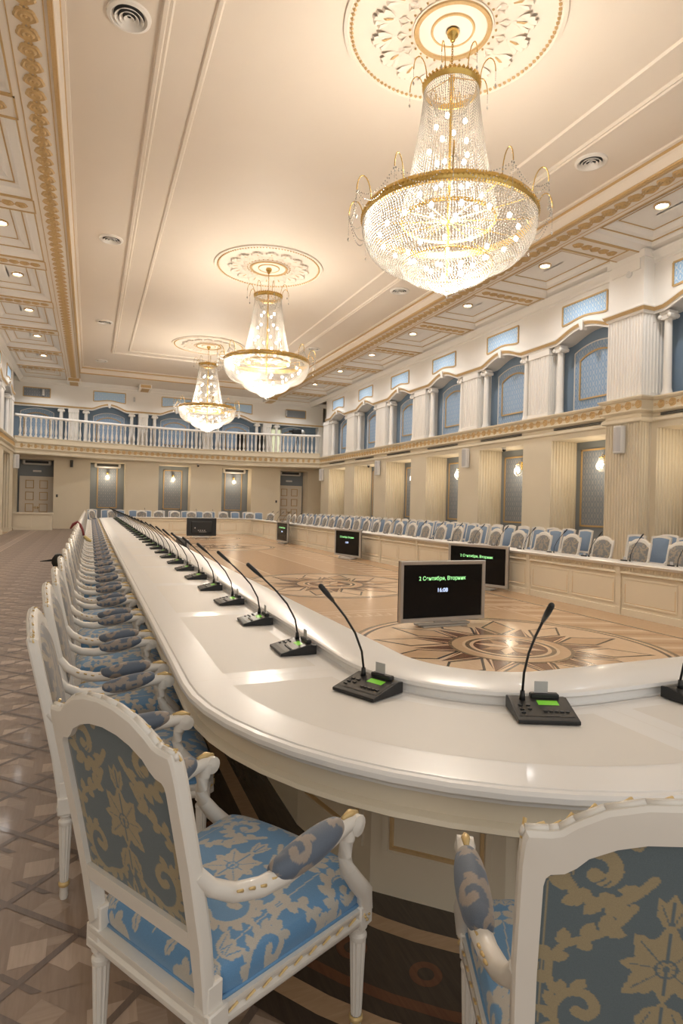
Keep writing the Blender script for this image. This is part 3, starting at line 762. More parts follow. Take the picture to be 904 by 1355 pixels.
# carved dentil frieze under the inner ledge, drawn as small leaves
dn = MB(); 
yy = TY0
while yy < TY1:
    for s, x in ((1, TX0-.578), (-1, TX1+.578)): dn.lathe([(.002, .674), (.013, .69), (.016, .715), (.004, .728)], (x, yy, 0), 5)
    yy += .055
xx = TX0
while xx < TX1:
    dn.lathe([(.002, .674), (.013, .69), (.016, .715), (.004, .728)], (xx, TY1+.578, 0), 5); xx += .055
dn.build('carved_frieze', 'tablecream', table)
def fr_panel(p0, p1, z0, z1, nrm, name='front_panel', par_=None, th=.012, m=('tablecream', 'goldlight')):
    """rectangular moulding between plan points p0 and p1"""
    p0, p1, n = Vector(p0), Vector(p1), Vector(nrm).normalized(); d = (p1-p0); L = d.length; d.normalize(); mb = MB()
    def Q(s, z, t): q = p0+d*s+n*t; return (q.x, q.y, z)
    rings = [[Q(i, z0+i, t), Q(L-i, z0+i, t), Q(L-i, z1-i, t), Q(i, z1-i, t)] for i, t in ((0, 0), (.0, th), (.022, th), (.03, th*.3))]
    mb.loops(rings, True); mb.mi = 1
    mb.loops([[Q(i, z0+i, t), Q(L-i, z0+i, t), Q(L-i, z1-i, t), Q(i, z1-i, t)] for i, t in (((.03, th*.3), (.04, th*.3)) if name == 'front_panel' else ((.028, th*.3), (.032, th*1.1), (.042, th*1.1), (.046, 0)))], True)
    return mb.build(name, [m[0], m[1]], par_ or table)
NM = 13; ML = (TY1-TY0)/NM
for k in range(NM):
    y0 = TY0+k*ML
    for j in (0, 1):
        a, b = y0+.09+j*(ML-.1)/2, y0+.0+(j+1)*(ML-.1)/2+.03
        fr_panel((TX1+.605, a), (TX1+.605, b), .16, .57, (-1, 0))
for k in range(NM+1):
    y0 = TY0+k*ML; pl = MB()
    pl.box(TX1+.575, TX1+.605, y0-.04, y0+.04, .11, .62); pl.box(TX1+.565, TX1+.605, y0-.05, y0+.05, .0, .12); pl.box(TX1+.56, TX1+.605, y0-.045, y0+.045, .62, .665)
    pl.box(TX1+.552, TX1+.60, y0-.04, y0+.04, .665, .735)
    pl.build('pilaster', 'tablecream', table)
nx = 6
for k in range(nx):
    a = TX0+.05+k*(TX1-TX0)/nx; fr_panel((a, TY1+.605), (a+(TX1-TX0)/nx-.1, TY1+.605), .16, .57, (0, -1))
# outer base, polygonal round the corners
ob = MB(); OB = [(2.0-1.06*cos(R(a)), 2.77-1.06*sin(R(a))) for a in (0, 30, 60, 90)]
outer = [(TX0-1.04, HALFY)]+[(TX0-1.04, 2.77)]+[(TX0-1.09*cos(R(a)), TY0-1.09*sin(R(a))) for a in (32, 60)]+[(TX0, TY0-1.06), (TX1, TY0-1.06), (TX1+1.04, TY0), (TX1+1.04, TY1), (TX1, TY1+1.04), (TX0, TY1+1.04), (TX0-1.04, TY1)]
n = len(outer)
ob.loops([[(x, y, z) for x, y in outer] for z in (0, .58)], True)
ob.build('outer_base', 'tablecream', table)
fr_gold = 'goldlight'
for (p0, p1) in list(zip(outer[1:6], outer[2:7])):
    d = (Vector(p1)-Vector(p0)); L = d.length; d.normalize(); nn = Vector((d.y, -d.x))
    if nn.dot(Vector(p0)-Vector((4.45, 16))) < 0: nn = -nn
    m = max(1, round(L/.62))
    for i in range(m):
        a = Vector(p0)+d*(i*L/m+.05); b = Vector(p0)+d*((i+1)*L/m-.05); fr_panel(a, b, .16, .545, nn, 'base_panel', None, .01)
for k in range(16):
    y0 = TY0+k*(TY1-TY0)/16; fr_panel((TX0-1.04, y0+.06), (TX0-1.04, y0+1.6), .16, .545, (-1, 0), 'base_panel', None, .01)
sk = MB(); sk.loops([[(x+((x-4.45)*.0), y, z) for x, y in outer] for z in (0, .001)], True)
# writing insets in the desktop
def inset_poly(pts, name='writing_inset'):
    mb = MB(); c = Vector((sum(p[0] for p in pts)/len(pts), sum(p[1] for p in pts)/len(pts)))
    mb.poly([(x, y, .7404) for x, y in pts]); 
    return mb.build(name, 'inset', table)
jt = MB()
def joint(p0, p1):
    d = Vector((p1[0]-p0[0], p1[1]-p0[1])).normalized()*.0015; n = (-d.y, d.x)
    jt.poly([(p0[0]+n[0], p0[1]+n[1], .7408), (p1[0]+n[0], p1[1]+n[1], .7408), (p1[0]-n[0], p1[1]-n[1], .7408), (p0[0]-n[0], p0[1]-n[1], .7408)])
NMD = 16; MD = (TY1-TY0)/NMD
for k in range(NMD):
    y0 = TY0+k*MD
    for s, cx in ((-1, TX0), (1, TX1)):
        xa, xb = cx+s*1.40, cx+s*.93
        inset_poly([(xa, y0+.09), (xb, y0+.09), (xb, y0+MD-.09), (xa, y0+MD-.09)][::s])
        joint((cx+s*.83, y0), (cx+s*1.55, y0))
NX = 3; MX = (TX1-TX0)/NX
for k in range(NX):
    x0 = TX0+k*MX
    for s, cy in ((-1, TY0), (1, TY1)):
        inset_poly([(x0+.09, cy+s*.93), (x0+MX-.09, cy+s*.93), (x0+MX-.09, cy+s*1.40), (x0+.09, cy+s*1.40)][::s])
        joint((x0, cy+s*.83), (x0, cy+s*1.55))
for cx, cy, a0 in ((TX0, TY0, 180), (TX1, TY0, 270), (TX1, TY1, 0), (TX0, TY1, 90)):
    i_, o_ = [], []
    for i in range(17):
        a = R(a0+4.5+81*i/16); o_.append((cx+1.40*cos(a), cy+1.40*sin(a)))
    for i in range(17):
        a = R(a0+7+76*i/16); i_.append((cx+.93*cos(a), cy+.93*sin(a)))
    inset_poly(o_+i_[::-1])
jt.build('desk_joints', 'inset', table)

# ---------------------------------------------------------------- damask figure (procedural scroll and leaf repeat)
TW, TH, FS = .36, .46, 1.12
def damask_tile():
    nx, ny = int(TW/2*1500), int(TH*1500)
    X, Y = np.meshgrid((np.arange(nx)+.5)/1500, (np.arange(ny)+.5)/1500)
    out = np.zeros_like(X, bool); cut = np.zeros_like(X, bool)
    def ys(cy):
        d = Y-cy; return d-TH*np.round(d/TH)
    def leaf(cx, cy, ang, l, w, notch=4, vein=True):
        """lobed leaf growing from (cx, cy), ang clockwise from up"""
        a = math.radians(ang); dx, dy = X-cx, ys(cy)
        u = (dx*math.sin(a)+dy*math.cos(a))/l; v = dx*math.cos(a)-dy*math.sin(a)
        wid = w*np.sin(np.pi*np.clip(u, 0, 1)**.8)*(.78+.30*np.abs(np.sin(u*notch*np.pi)))
        out[(u > 0) & (u < 1) & (abs(v) < wid)] = True
        if vein: cut[(u > .12) & (u < .8) & (abs(v) < .0011)] = True
    def path(pts, n=110):
        pts = np.array(pts, float); P = []
        for t in np.linspace(0, len(pts)-1, n):
            i = min(int(t), len(pts)-2); f = t-i; p0, p1, p2, p3 = pts[max(i-1, 0)], pts[i], pts[i+1], pts[min(i+2, len(pts)-1)]
            P.append(.5*((2*p1)+(-p0+p2)*f+(2*p0-5*p1+4*p2-p3)*f*f+(-p0+3*p1-3*p2+p3)*f**3))
        return np.array(P)
    def stroke(P, w0, w1, tgt):
        for k, p in enumerate(P):
            w = w0+(w1-w0)*k/(len(P)-1); dx = X-p[0]; dy = ys(p[1]); tgt[dx*dx+dy*dy < w*w] = True
    def fronds(P, k0, k1, n, l0, l1, side, w=.3):
        for j in range(n):
            k = int(k0+(k1-k0)*j/max(1, n-1)); k = min(max(k, 1), len(P)-2); t = P[k+1]-P[k-1]
            h = math.degrees(math.atan2(t[0], t[1])); l = l0+(l1-l0)*j/max(1, n-1)
            leaf(P[k][0], P[k][1], h+side*48, l, l*w, 2, False)
    def spir(cx, cy, r0, r1, a0, turns, n=16):
        return [(cx+(r0+(r1-r0)*i/(n-1))*math.cos(math.radians(a0)+turns*2*PI*i/(n-1)), cy+(r0+(r1-r0)*i/(n-1))*math.sin(math.radians(a0)+turns*2*PI*i/(n-1))) for i in range(n)]
    # centre flower: layered leaves round an open heart
    for ang, l, w in ((0, .080, .021), (180, .060, .017), (42, .075, .022), (86, .066, .020), (130, .078, .021)): leaf(0, .235, ang, l, w, 4)
    for ang, l, w in ((0, .060, .014), (22, .055, .010)): leaf(0, .305, ang, l, w, 3)
    leaf(.012, .165, 158, .060, .013, 3); leaf(0, .175, 180, .07, .012, 3)
    d2 = X**2+ys(.235)**2; cut |= (d2 < .017**2) & (d2 > .013**2); cut |= d2 < .006**2
    # big scroll with inner crescents, throwing leaves outwards
    P = path([(.030, .385), (.060, .352), (.100, .338), (.140, .352), (.152, .388), (.132, .418), (.098, .418), (.084, .394), (.097, .376), (.114, .384)])
    stroke(P, .006, .010, out); fronds(P, 18, 62, 7, .030, .036, 1, .34); fronds(P, 8, 30, 3, .03, .022, -1, .34)
    for off in (.022, .031):
        Q = path([(.118+(.0+off)*math.cos(R(a)), .392+(.0+off)*math.sin(R(a))) for a in range(-150, 40, 20)]); stroke(Q, .0012, .0022, cut)
    # middle scroll climbing the side
    P = path([(.085, .085), (.110, .075), (.145, .095), (.158, .135), (.142, .168), (.112, .172), (.096, .150), (.106, .132), (.122, .138)])
    stroke(P, .004, .0085, out); fronds(P, 14, 60, 7, .024, .030, 1, .34); stroke(path([(.122+.022*math.cos(R(a)), .142+.022*math.sin(R(a))) for a in range(-90, 90, 20)]), .0012, .0018, cut)
    # stems
    P = path([(.020, .115), (.050, .095), (.085, .085)]); stroke(P, .004, .004, out); fronds(P, 20, 90, 3, .024, .03, 1)
    P = path([(.160, .170), (.170, .215), (.150, .255), (.112, .275), (.078, .300), (.055, .335)]); stroke(P, .0045, .0055, out); fronds(P, 10, 95, 6, .028, .034, 1, .36); fronds(P, 30, 80, 3, .026, .026, -1, .36)
    # palmette at the foot, leaf sprays
    for ang, l, w in ((0, .085, .013), (26, .070, .012), (52, .060, .012), (82, .05, .011)): leaf(0, .015, ang, l, w, 3)
    for ang in (-20, 15, 50): leaf(.172, .035, ang, .05, .011, 2)
    for ang in (150, 185, 220): leaf(.172, .020, ang, .045, .010, 2)
    leaf(.06, .02, 70, .05, .012, 3); leaf(.055, .43, 20, .05, .012, 3); leaf(.165, .44, -25, .04, .010, 2)
    big = out.copy()
    for dx in (-2, -1, 0, 1, 2):
        for dy in (-2, -1, 0, 1, 2):
            if dx*dx+dy*dy < 6: big |= np.roll(np.roll(out, dy, 0), dx, 1)
    return big & ~cut
TILE = damask_tile()
def fig(u, v):
    u = np.asarray(u)/FS; v = np.asarray(v)/FS
    col = np.floor(u/TW+.5); uu = np.abs(u-col*TW); vv = np.mod(v, TH)
    ix = np.clip((uu*1500).astype(int), 0, TILE.shape[1]-1); iy = np.clip((vv*1500).astype(int), 0, TILE.shape[0]-1)
    return TILE[iy, ix].astype(np.float32)
def grid_mesh(name, X, Y, Z, U, V, m, parent, smooth=True):
    ny, nx = X.shape; v = np.stack([X, Y, Z], -1).reshape(-1, 3)
    i = np.arange(ny*nx).reshape(ny, nx); f = np.stack([i[:-1, :-1], i[:-1, 1:], i[1:, 1:], i[1:, :-1]], -1).reshape(-1, 4)
    me = bpy.data.meshes.new(name); me.from_pydata(v.tolist(), [], f.tolist()); me.materials.append(M[m])
    at = me.attributes.new('figure', 'FLOAT', 'POINT'); at.data.foreach_set('value', fig(U, V).reshape(-1))
    me.polygons.foreach_set('use_smooth', [smooth]*len(f)); me.update()
    o = bpy.data.objects.new(name, me); COL.objects.link(o); o.parent = parent; KIDS.setdefault(parent.name, []).append(o); return o

# ---------------------------------------------------------------- armchair
def ylean(z): return -.245-.125*max(0, (z-.42)/.62)**1.15
def make_armchair():
    t = empty('armchair'); cw = 'chairwhite'
    # seat cushion
    n1, n2 = 230, 210
    s = np.linspace(-1, 1, n1)[None, :].repeat(n2, 0); q = np.linspace(-1, 1, n2)[:, None].repeat(n1, 1)
    e = .17
    fs = np.sign(s)*np.minimum(1, abs(s)/(1-e)); fq = np.sign(q)*np.minimum(1, abs(q)/(1-e))
    dn_ = np.maximum(np.clip((abs(s)-(1-e))/e, 0, 1), np.clip((abs(q)-(1-e))/e, 0, 1))
    yy = fq*.266+.033; hw = .225+.06*(yy+.25)/.53
    yy = yy+np.where(fq > 0, .03*(1-fs**2)*fq, 0)
    # rounded plan corners
    rc_ = np.clip((np.abs(fs)**7+np.abs(fq)**7), 0, 2); shrink = 1-.05*np.clip(rc_-1, 0, 1)
    xx = fs*hw*shrink; yy = yy*shrink
    dome = .042*(1-fs**4)*(1-fq**4)
    zz = .452+dome-.058*dn_+.018*(1-np.clip(abs(dn_-0)/1, 0, 1)**2)*(dn_ < 1)
    bul = .010*np.sin(np.clip(dn_, 0, 1)*PI)
    xx = xx*(1+bul/.28*(abs(fs) > .98)); yy = yy+np.sign(fq)*bul*(abs(fq) > .98)
    U = xx+np.sign(s)*dn_*.055*(abs(s) > 1-e); V = yy+np.sign(q)*dn_*.055*(abs(q) > 1-e)+.23
    grid_mesh('seat', xx, yy, zz, U, V, 'damask', t)
    pb = MB()
    per = [(-.228, -.235), (.228, -.235), (.288, .275), (.26, .305), (0, .335), (-.26, .305), (-.288, .275)]
    pb.tube([(x, y, .402) for x, y in per+[per[0]]], .006, 6); pb.build('piping', 'damask', t, True)
    # seat rail
    rl_ = MB(); P0 = [(-.235, -.262), (.235, -.262), (.300, .285), (.272, .32), (.14, .343), (0, .348), (-.14, .343), (-.272, .32), (-.300, .285)]
    def off(k): return [(x*(1+k), y*(1+k)) for x, y in P0]
    rl_.loops([[(x, y, z) for x, y in off(k)] for k, z in ((-.06, .345), (.0, .345), (.02, .352), (.02, .365), (-.01, .372), (.015, .385), (.015, .397), (-.08, .40))], True, True, True)
    rail = rl_.build('seat_rail', cw, t, 2)
    gt = MB(); seq = P0[1:]+[P0[0]]
    for (ax, ay), (bx, by) in zip(seq, seq[1:]):
        L = math.hypot(bx-ax, by-ay); m = max(1, int(L/.05))
        for i in range(m):
            u = (i+.5)/m; x, y = (ax+(bx-ax)*u)*1.02, (ay+(by-ay)*u)*1.02
            dx, dy = (bx-ax)/L, (by-ay)/L; h = .013
            gt.tube([(x-dx*h, y-dy*h, .374), (x+dx*h, y+dy*h, .384)], [.0025, .0042], 5)
    tag(gt.build('gilt_beads', 'bead', rail), kind='stuff')
    # legs
    for x, y, front in ((-.274, .278, 1), (.274, .278, 1), (-.222, -.235, 0), (.222, -.235, 0)):
        lg = MB(); b = .030
        lg.box(x-b, x+b, y-b, y+b, .335, .402, .004)
        lg.lathe([(.013, 0), (.016, .012), (.0155, .05), (.019, .055), (.0195, .065), (.016, .07)], (x, y, 0), 24)
        lg.lathe([(.0155, .07), (.0165, .085), (.0235, .285), (.0235, .29)], (x, y, 0), 24, flute=.13)
        lg.lathe([(.0235, .29), (.026, .297), (.026, .305), (.019, .312), (.02, .322), (.027, .328), (.027, .338)], (x, y, 0), 24)
        lo = lg.build('leg', cw, t, 2)
        g = MB(); g.lathe([(.0165, .05), (.0205, .055), (.021, .065), (.0165, .07)], (x, y, 0), 16)
        if front:
            for sx, sy in ((1, 0), (-1, 0), (0, 1)):
                cx, cy = x+sx*(b+.001), y+sy*(b+.001)
                for k in range(4): g.octa((cx+(sy*.009*cos(k*PI/2)), cy+(sx*.009*cos(k*PI/2)), .37+.012*sin(k*PI/2)), .006)
        g.build('gilt_ring', 'bead', lo, True)
    # back frame
    O = [(-.236, .40), (-.245, .56), (-.250, .75), (-.250, .965), (-.247, 1.01), (-.243, 1.023), (-.205, 1.025), (-.188, 1.029), (-.165, 1.047), (-.12, 1.073), (-.06, 1.089), (0, 1.094)]
    I = [(-.204, .43), (-.206, .575), (-.210, .75), (-.210, .925), (-.207, .940), (-.20, .948), (-.178, .952), (-.16, .965), (-.142, .985), (-.10, 1.007), (-.055, 1.020), (0, 1.025)]
    O = O+[(-x, z) for x, z in O[-2::-1]]; I = I+[(-x, z) for x, z in I[-2::-1]]
    bf = MB(); n = len(O)
    def lay(pts, th, k=0): return [(x*(1-k), ylean(z)+th, z-(.006*k/.02 if k else 0)) for x, z in pts]
    rings = [lay(I, .012), lay([((x*.85+y_*.15), (z*.85+w_*.15)) for (x, z), (y_, w_) in zip(I, O)], .018), lay([((x*.2+y_*.8), (z*.2+w_*.8)) for (x, z), (y_, w_) in zip(I, O)], .018), lay(O, .007), lay(O, -.016), lay([((x*.12+y_*.88), (z*.12+w_*.88)) for (x, z), (y_, w_) in zip(I, O)], -.022), lay(I, -.022), lay(I, .012)]
    bf.loops(rings, False)
    for s_ in (-1, 1):
        bf.box(s_*.216-.025, s_*.216+.025, -.262, -.215, .34, .46, .004)
    # lower rail of the back
    zr = .545
    rl2 = [(x, ylean(z)+t_, z) for x in (-.2,) for t_, z in ((-.022, zr), (.02, zr), (.022, zr+.045), (-.022, zr+.045))]
    bf.loops([[(x, y, z) for _, y, z in rl2] for x in (-.205, .205)], True, True, True)
    fr_ = bf.build('back_frame', cw, t, 2, .003)
    gt = MB()
    tops = [p for p in O if p[1] > .995]
    for (ax, az), (bx, bz) in zip(tops, tops[1:]):
        L = math.hypot(bx-ax, bz-az); m = max(1, int(L/.045))
        for i in range(m):
            u = (i+.5)/m; x, z = ax+(bx-ax)*u, az+(bz-az)*u; y = ylean(z)+.006
            dx, dz = (bx-ax)/L, (bz-az)/L; h = .014
            gt.tube([(x-dx*h, y-.007-.006, z-dz*h+.001), (x+dx*h, y+.006-.006, z+dz*h+.003)], [.0022, .0036], 5)
    tag(gt.build('gilt_beads', 'bead', fr_), kind='stuff')
    rp = MB()                                                   # carved white rope lobes between the gilding
    for (ax, az), (bx, bz) in zip(tops, tops[1:]):
        rp.tube([(ax, ylean(az)-.005, az), (bx, ylean(bz)-.005, bz)], .0065, 6)
    rp.build('crest_rope', cw, fr_, True)
    # upholstered back, both faces
    n1, n2 = 150, 190
    s = np.linspace(-1, 1, n1)[None, :].repeat(n2, 0); q = np.linspace(0, 1, n2)[:, None].repeat(n1, 1)
    ix = np.array([p[0] for p in I if p[1] > .9]); iz = np.array([p[1] for p in I if p[1] > .9]); o_ = np.argsort(ix)
    xw = s*.209; zt = np.interp(xw, ix[o_], iz[o_]); zz = .588+q*(zt-.588)
    yl = -.245-.125*np.clip((zz-.42)/.62, 0, None)**1.15
    edge = np.clip((1-s**6)*(1-(2*q-1)**6), 0, 1)**.5
    grid_mesh('backrest', xw, yl+.006+.030*edge, zz, xw, zz-.52, 'damaskfront', t)
    grid_mesh('rear_upholstery', xw[:, ::-1], yl-.008-.004*edge, zz, xw[:, ::-1], zz-.52, 'damaskback', t)
    # arms
    for sg in (-1, 1):
        am = MB()
        pth = [(.235, -.30, .735), (.243, -.262, .69), (.255, -.205, .655), (.272, -.135, .640), (.287, -.06, .643), (.295, .03, .655), (.300, .11, .668), (.301, .170, .676), (.301, .205, .676)]
        am.tube([(sg*x, y, z) for x, y, z in pth], [.019, .020, .022, .024, .025, .025, .024, .023, .020], 10)
        am.lathe([(.004, -.026), (.026, -.022), (.028, 0), (.026, .022), (.004, .026)], (0, 0, 0), 12) if False else None
        rg = [[(sg*(.301+dx), .203+r_*cos(2*PI*i/14), .664+r_*sin(2*PI*i/14)) for i in range(14)] for r_, dx in ((.006, -.027), (.015, -.024), (.028, -.021), (.029, .021), (.015, .024), (.006, .027))]
        am.loops(rg, True, True, True)
        post = [(.299, .186, .675), (.299, .176, .63), (.299, .168, .59), (.300, .178, .55), (.300, .225, .49), (.294, .272, .44), (.288, .285, .385)]
        am.tube([(sg*x, y, z) for x, y, z in post], [.024, .022, .020, .022, .025, .027, .026], 10)
        ao = am.build('arm', cw, t, 2)
        n1, n2 = 64, 48
        u = np.linspace(0, 1, n1)[None, :].repeat(n2, 0); a = np.linspace(0, 2*PI, n2)[:, None].repeat(n1, 1)
        yy = -.105+u*.245; r_ = .040*np.clip(np.sin(PI*np.clip(u, 0, 1)), 0, 1)**.27
        xc = np.interp(yy, [p[1] for p in pth], [p[0] for p in pth]); zc = np.interp(yy, [p[1] for p in pth], [p[2] for p in pth])+.018
        grid_mesh('arm_pad', sg*(xc+r_*np.cos(a)), yy, zc+r_*np.sin(a)*.95, a*.034+.09, yy*1.0+.2, 'damaskpad', ao)
        g = MB()
        g.tube([(sg*.301, .150, .697), (sg*.301, .185, .699), (sg*.301, .218, .690)], [.006, .012, .006], 8)
        for k in range(5): g.tube([(sg*(.283+.003*k), -.22+.035*k, .676-.010*k+.004*(k > 2)*k), (sg*(.286+.003*k), -.205+.035*k, .672-.010*k+.004*(k > 2)*k)], [.003, .0045], 5)
        tag(g.build('gilt_leaf', 'bead', ao, True), kind='stuff')
    return t
arm0 = make_armchair()
used = [False]
def place_arm(x, y, face, label, group=None):
    """face: heading of the sitter, degrees anticlockwise from +x"""
    o = arm0 if not used[0] else copy_tree(arm0)
    used[0] = True; o.location = (x, y, 0); o.rotation_euler = (0, 0, R(face-90)); tag(o, label, 'chair', group); return o
def onarc(cx, cy, r, a): return (cx-r*cos(R(a)), cy-r*sin(R(a)))
x, y = .372, 1.695
place_arm(x, y, 30.5, 'white carved armchair with blue damask seat, nearest the camera at lower left')
x, y = 1.08, 1.0
place_arm(x, y, 59, 'armchair seen from behind at the lower right, cut by the picture edge')
for i, a in enumerate((86,)):
    x, y = onarc(2.0, 2.77, 2.0, a); 
NL = 32
for k in range(NL):
    place_arm(.175, 2.79+.83*k, 0, 'white damask armchair in the left row, %s from the rounded near corner' % ordw(k+1), 'armchairs along the left side of the table')
for k in range(NL):
    place_arm(8.80, 3.0+.83*k, 180, 'beige backed armchair on the right side of the ring, %s from the far corner' % ordw(NL-k), 'armchairs along the right side of the table')
for k in range(6):
    place_arm(2.4+.82*k, 31.52, 270, 'small beige backed armchair at the far end of the ring, %s from the left' % ordw(k+1), 'armchairs at the far end of the table')
for cx, aa, nm in ((TX0, (115, 145), 'left'), (TX1, (65, 35), 'right')):
    for i, a in enumerate(aa):
        place_arm(cx+1.99*cos(R(a)), TY1+1.99*sin(R(a)), a+180, 'armchair rounding the far %s corner of the ring table, %s' % (nm, 'nearer the end wall' if i == 0 else 'nearer the side row'))

# ---------------------------------------------------------------- blue-backed side chairs
def make_side():
    t = empty('side_chair')
    bk = MB(); n = 12
    def yl(z): return -.21-.13*max(0, (z-.42)/.65)
    O = [(-.225, .40), (-.235, .7), (-.24, 1.06)]+[(-.24+.48*i/8, 1.06+.03*sin(PI*i/8)) for i in range(1, 8)]+[(.24, 1.06), (.235, .7), (.225, .40)]
    I = [(-.19, .52), (-.195, .7), (-.20, 1.02)]+[(-.20+.40*i/8, 1.02+.025*sin(PI*i/8)) for i in range(1, 8)]+[(.20, 1.02), (.195, .7), (.19, .52)]
    L = lambda pts, th: [(x, yl(z)+th, z) for x, z in pts]
    bk.loops([L(I, .015), L(O, .015), L(O, -.018), L(I, -.018), L(I, .015)], False)
    bk.loops([[(x, yl(z)+d, z) for d, z in ((-.015, .48), (.015, .48), (.015, .53), (-.015, .53))] for x in (-.2, .2)], True, True, True)
    bk.build('back_frame', 'chairwhite', t, 2)
    up = MB()
    for th, k in ((.008, .02), (-.008, -.006)):
        up.loops([[(x, yl(z)+th, z) for x, z in I], [(x*.9, yl(.77+(z-.77)*.92)+th+k, .77+(z-.77)*.92) for x, z in I], [(x*.1, yl(.77+(z-.77)*.1)+th+k*1.2, .77+(z-.77)*.1) for x, z in I]], True, False, True)
    up.build('backrest', 'bluecloth', t, True)
    st = MB(); st.box(-.23, .23, -.21, .24, .40, .47, .03); st.build('seat', 'bluecloth', t, 2)
    rl = MB(); rl.box(-.235, .235, -.22, .245, .34, .40, .006); rl.build('seat_rail', 'chairwhite', t, 2)
    for x in (-.205, .205):
        for y in (-.19, .215):
            l = MB(); l.lathe([(.012, 0), (.015, .05), (.022, .30), (.026, .31), (.02, .32), (.026, .345)], (x, y, 0), 8); l.build('leg', 'chairwhite', t, 2)
    return t
sc0 = make_side(); su = [False]
def place_side(x, y, face, label, group):
    o = sc0 if not su[0] else copy_tree(sc0)
    su[0] = True; o.location = (x, y, 0); o.rotation_euler = (0, 0, R(face-90)); tag(o, label, 'chair', group)
for xr, nm in ((10.75, 'front'), (11.75, 'wall-side')):
    k = 0; ys = []
    y = 5.4
    while y < 32.2:
        if not (10.35 < y < 11.75): ys.append(y)
        y += .62
    for i, y in enumerate(ys):
        place_side(xr, y, 180, 'plain blue chair in the %s row by the right wall, %s from far end' % (nm, ordw(len(ys)-i)), 'blue chairs of the %s row by the right wall' % nm)
for i in range(14):
    place_side(.1+.66*i, 32.55, 270, 'plain blue backed chair under the balcony, %s from the left' % ordw(i+1), 'blue chairs along the far wall')

# ---------------------------------------------------------------- microphone consoles
def make_mic():
    """origin under the unit; +y points to the middle of the ring, the speaker sits at -y"""
    t = empty('microphone_console')
    b = MB(); w, d = .118, .10
    def sec(x, k=0): return [(x, -d+k, .002), (x, -d+k, .016), (x, -.075, .022), (x, .07, .055-k*.3), (x, d-k, .050), (x, d-k, .002)]
    b.loops([[(x, y+dy, z) for x, y, z in sec(xx)] for xx, dy in ((-w, 0), (-w+.006, 0), (w-.006, 0), (w, 0))], True, True, True)
    body = b.build('body', 'black', t, 0, .003)
    def top(y): return .022+(y+.075)/.145*.033+.0012
    p = MB(); p.loops([[(-.108, y, top(y)), (.108, y, top(y))] for y in (-.072, .062)], False)
    p.build('control_panel', 'panel', body)
    l = MB(); l.loops([[(-.012, y, top(y)+.001), (.07, y, top(y)+.001)] for y in (.005, .038)], False); l.build('green_display', 'lcd', body)
    k = MB()
    for i in range(5): x = .002+i*.021; k.box(x-.007, x+.007, -.045, -.033, top(-.04)-.002, top(-.04)+.004)
    for x, y in ((-.085, -.05), (-.085, -.028), (-.085, .0), (-.055, .0), (-.055, -.025)): k.box(x-.008, x+.008, y-.005, y+.005, top(y)-.002, top(y)+.004)
    k.build('buttons', 'black', body)
    h = MB(); h.box(-.03, .085, .052, .082, .05, .072, .005); h.build('card_slot', 'black', body, 2)
    c = MB(); c.box(-.012, .042, .066, .0675, .06, .118); c.build('card', 'card', body)
    n = MB()
    pts = [(-.065, .045, .045), (-.065, .045, .085), (-.065, .03, .16), (-.063, -.02, .25), (-.06, -.09, .33), (-.057, -.17, .405), (-.053, -.25, .475)]
    n.tube(pts[:2], [.013, .009], 8); n.tube(pts[1:6], .0052, 7)
    n.build('gooseneck', 'black', t, True)
    m = MB(); m.tube([pts[5], tuple((Vector(pts[5])*.5+Vector(pts[6])*.5)), pts[6]], [.0075, .0115, .0115], 8); m.sphere(pts[6], .0115, 8, 5)
    m.build('microphone_head', 'black', t, True)
    return t
mic0 = make_mic(); mu = [False]
def place_mic(x, y, inward, label, group=None, jit=0):
    o = mic0 if not mu[0] else copy_tree(mic0)
    mu[0] = True; o.location = (x, y, .742); o.rotation_euler = (0, 0, R(inward-90)+jit); tag(o, label, 'microphone', group); return o
MR = .945
x, y = onarc(2.0, 2.77, MR, 24); place_mic(x, y, 24, 'black gooseneck microphone console on the rounded desk corner, left of the framed monitor')
x, y = onarc(2.0, 2.77, MR, 69); place_mic(x, y, 66, 'black microphone console with green display, standing at the centre right of the desk corner')
place_mic(2.46, 2.77-MR-.01, 90, 'black microphone console cut off by the right picture edge')
for k in range(32):
    place_mic(2.0-MR, 3.19+.836*k, 0, 'black gooseneck microphone on the left desk, %s after the rounded near corner' % ordw(k+1), 'microphones along the left desk', random.uniform(-.06, .06))
for k in range(30):
    place_mic(6.9+MR, 3.7+.836*k, 180, 'black gooseneck microphone on the right desk, %s from the far corner' % ordw(30-k), 'microphones along the right desk', random.uniform(-.1, .1))
for k in range(6):
    place_mic(2.4+.82*k, TY1+MR, 270, 'tiny black microphone on the far end desk, %s from the left' % ordw(k+1), 'microphones along the far end desk')

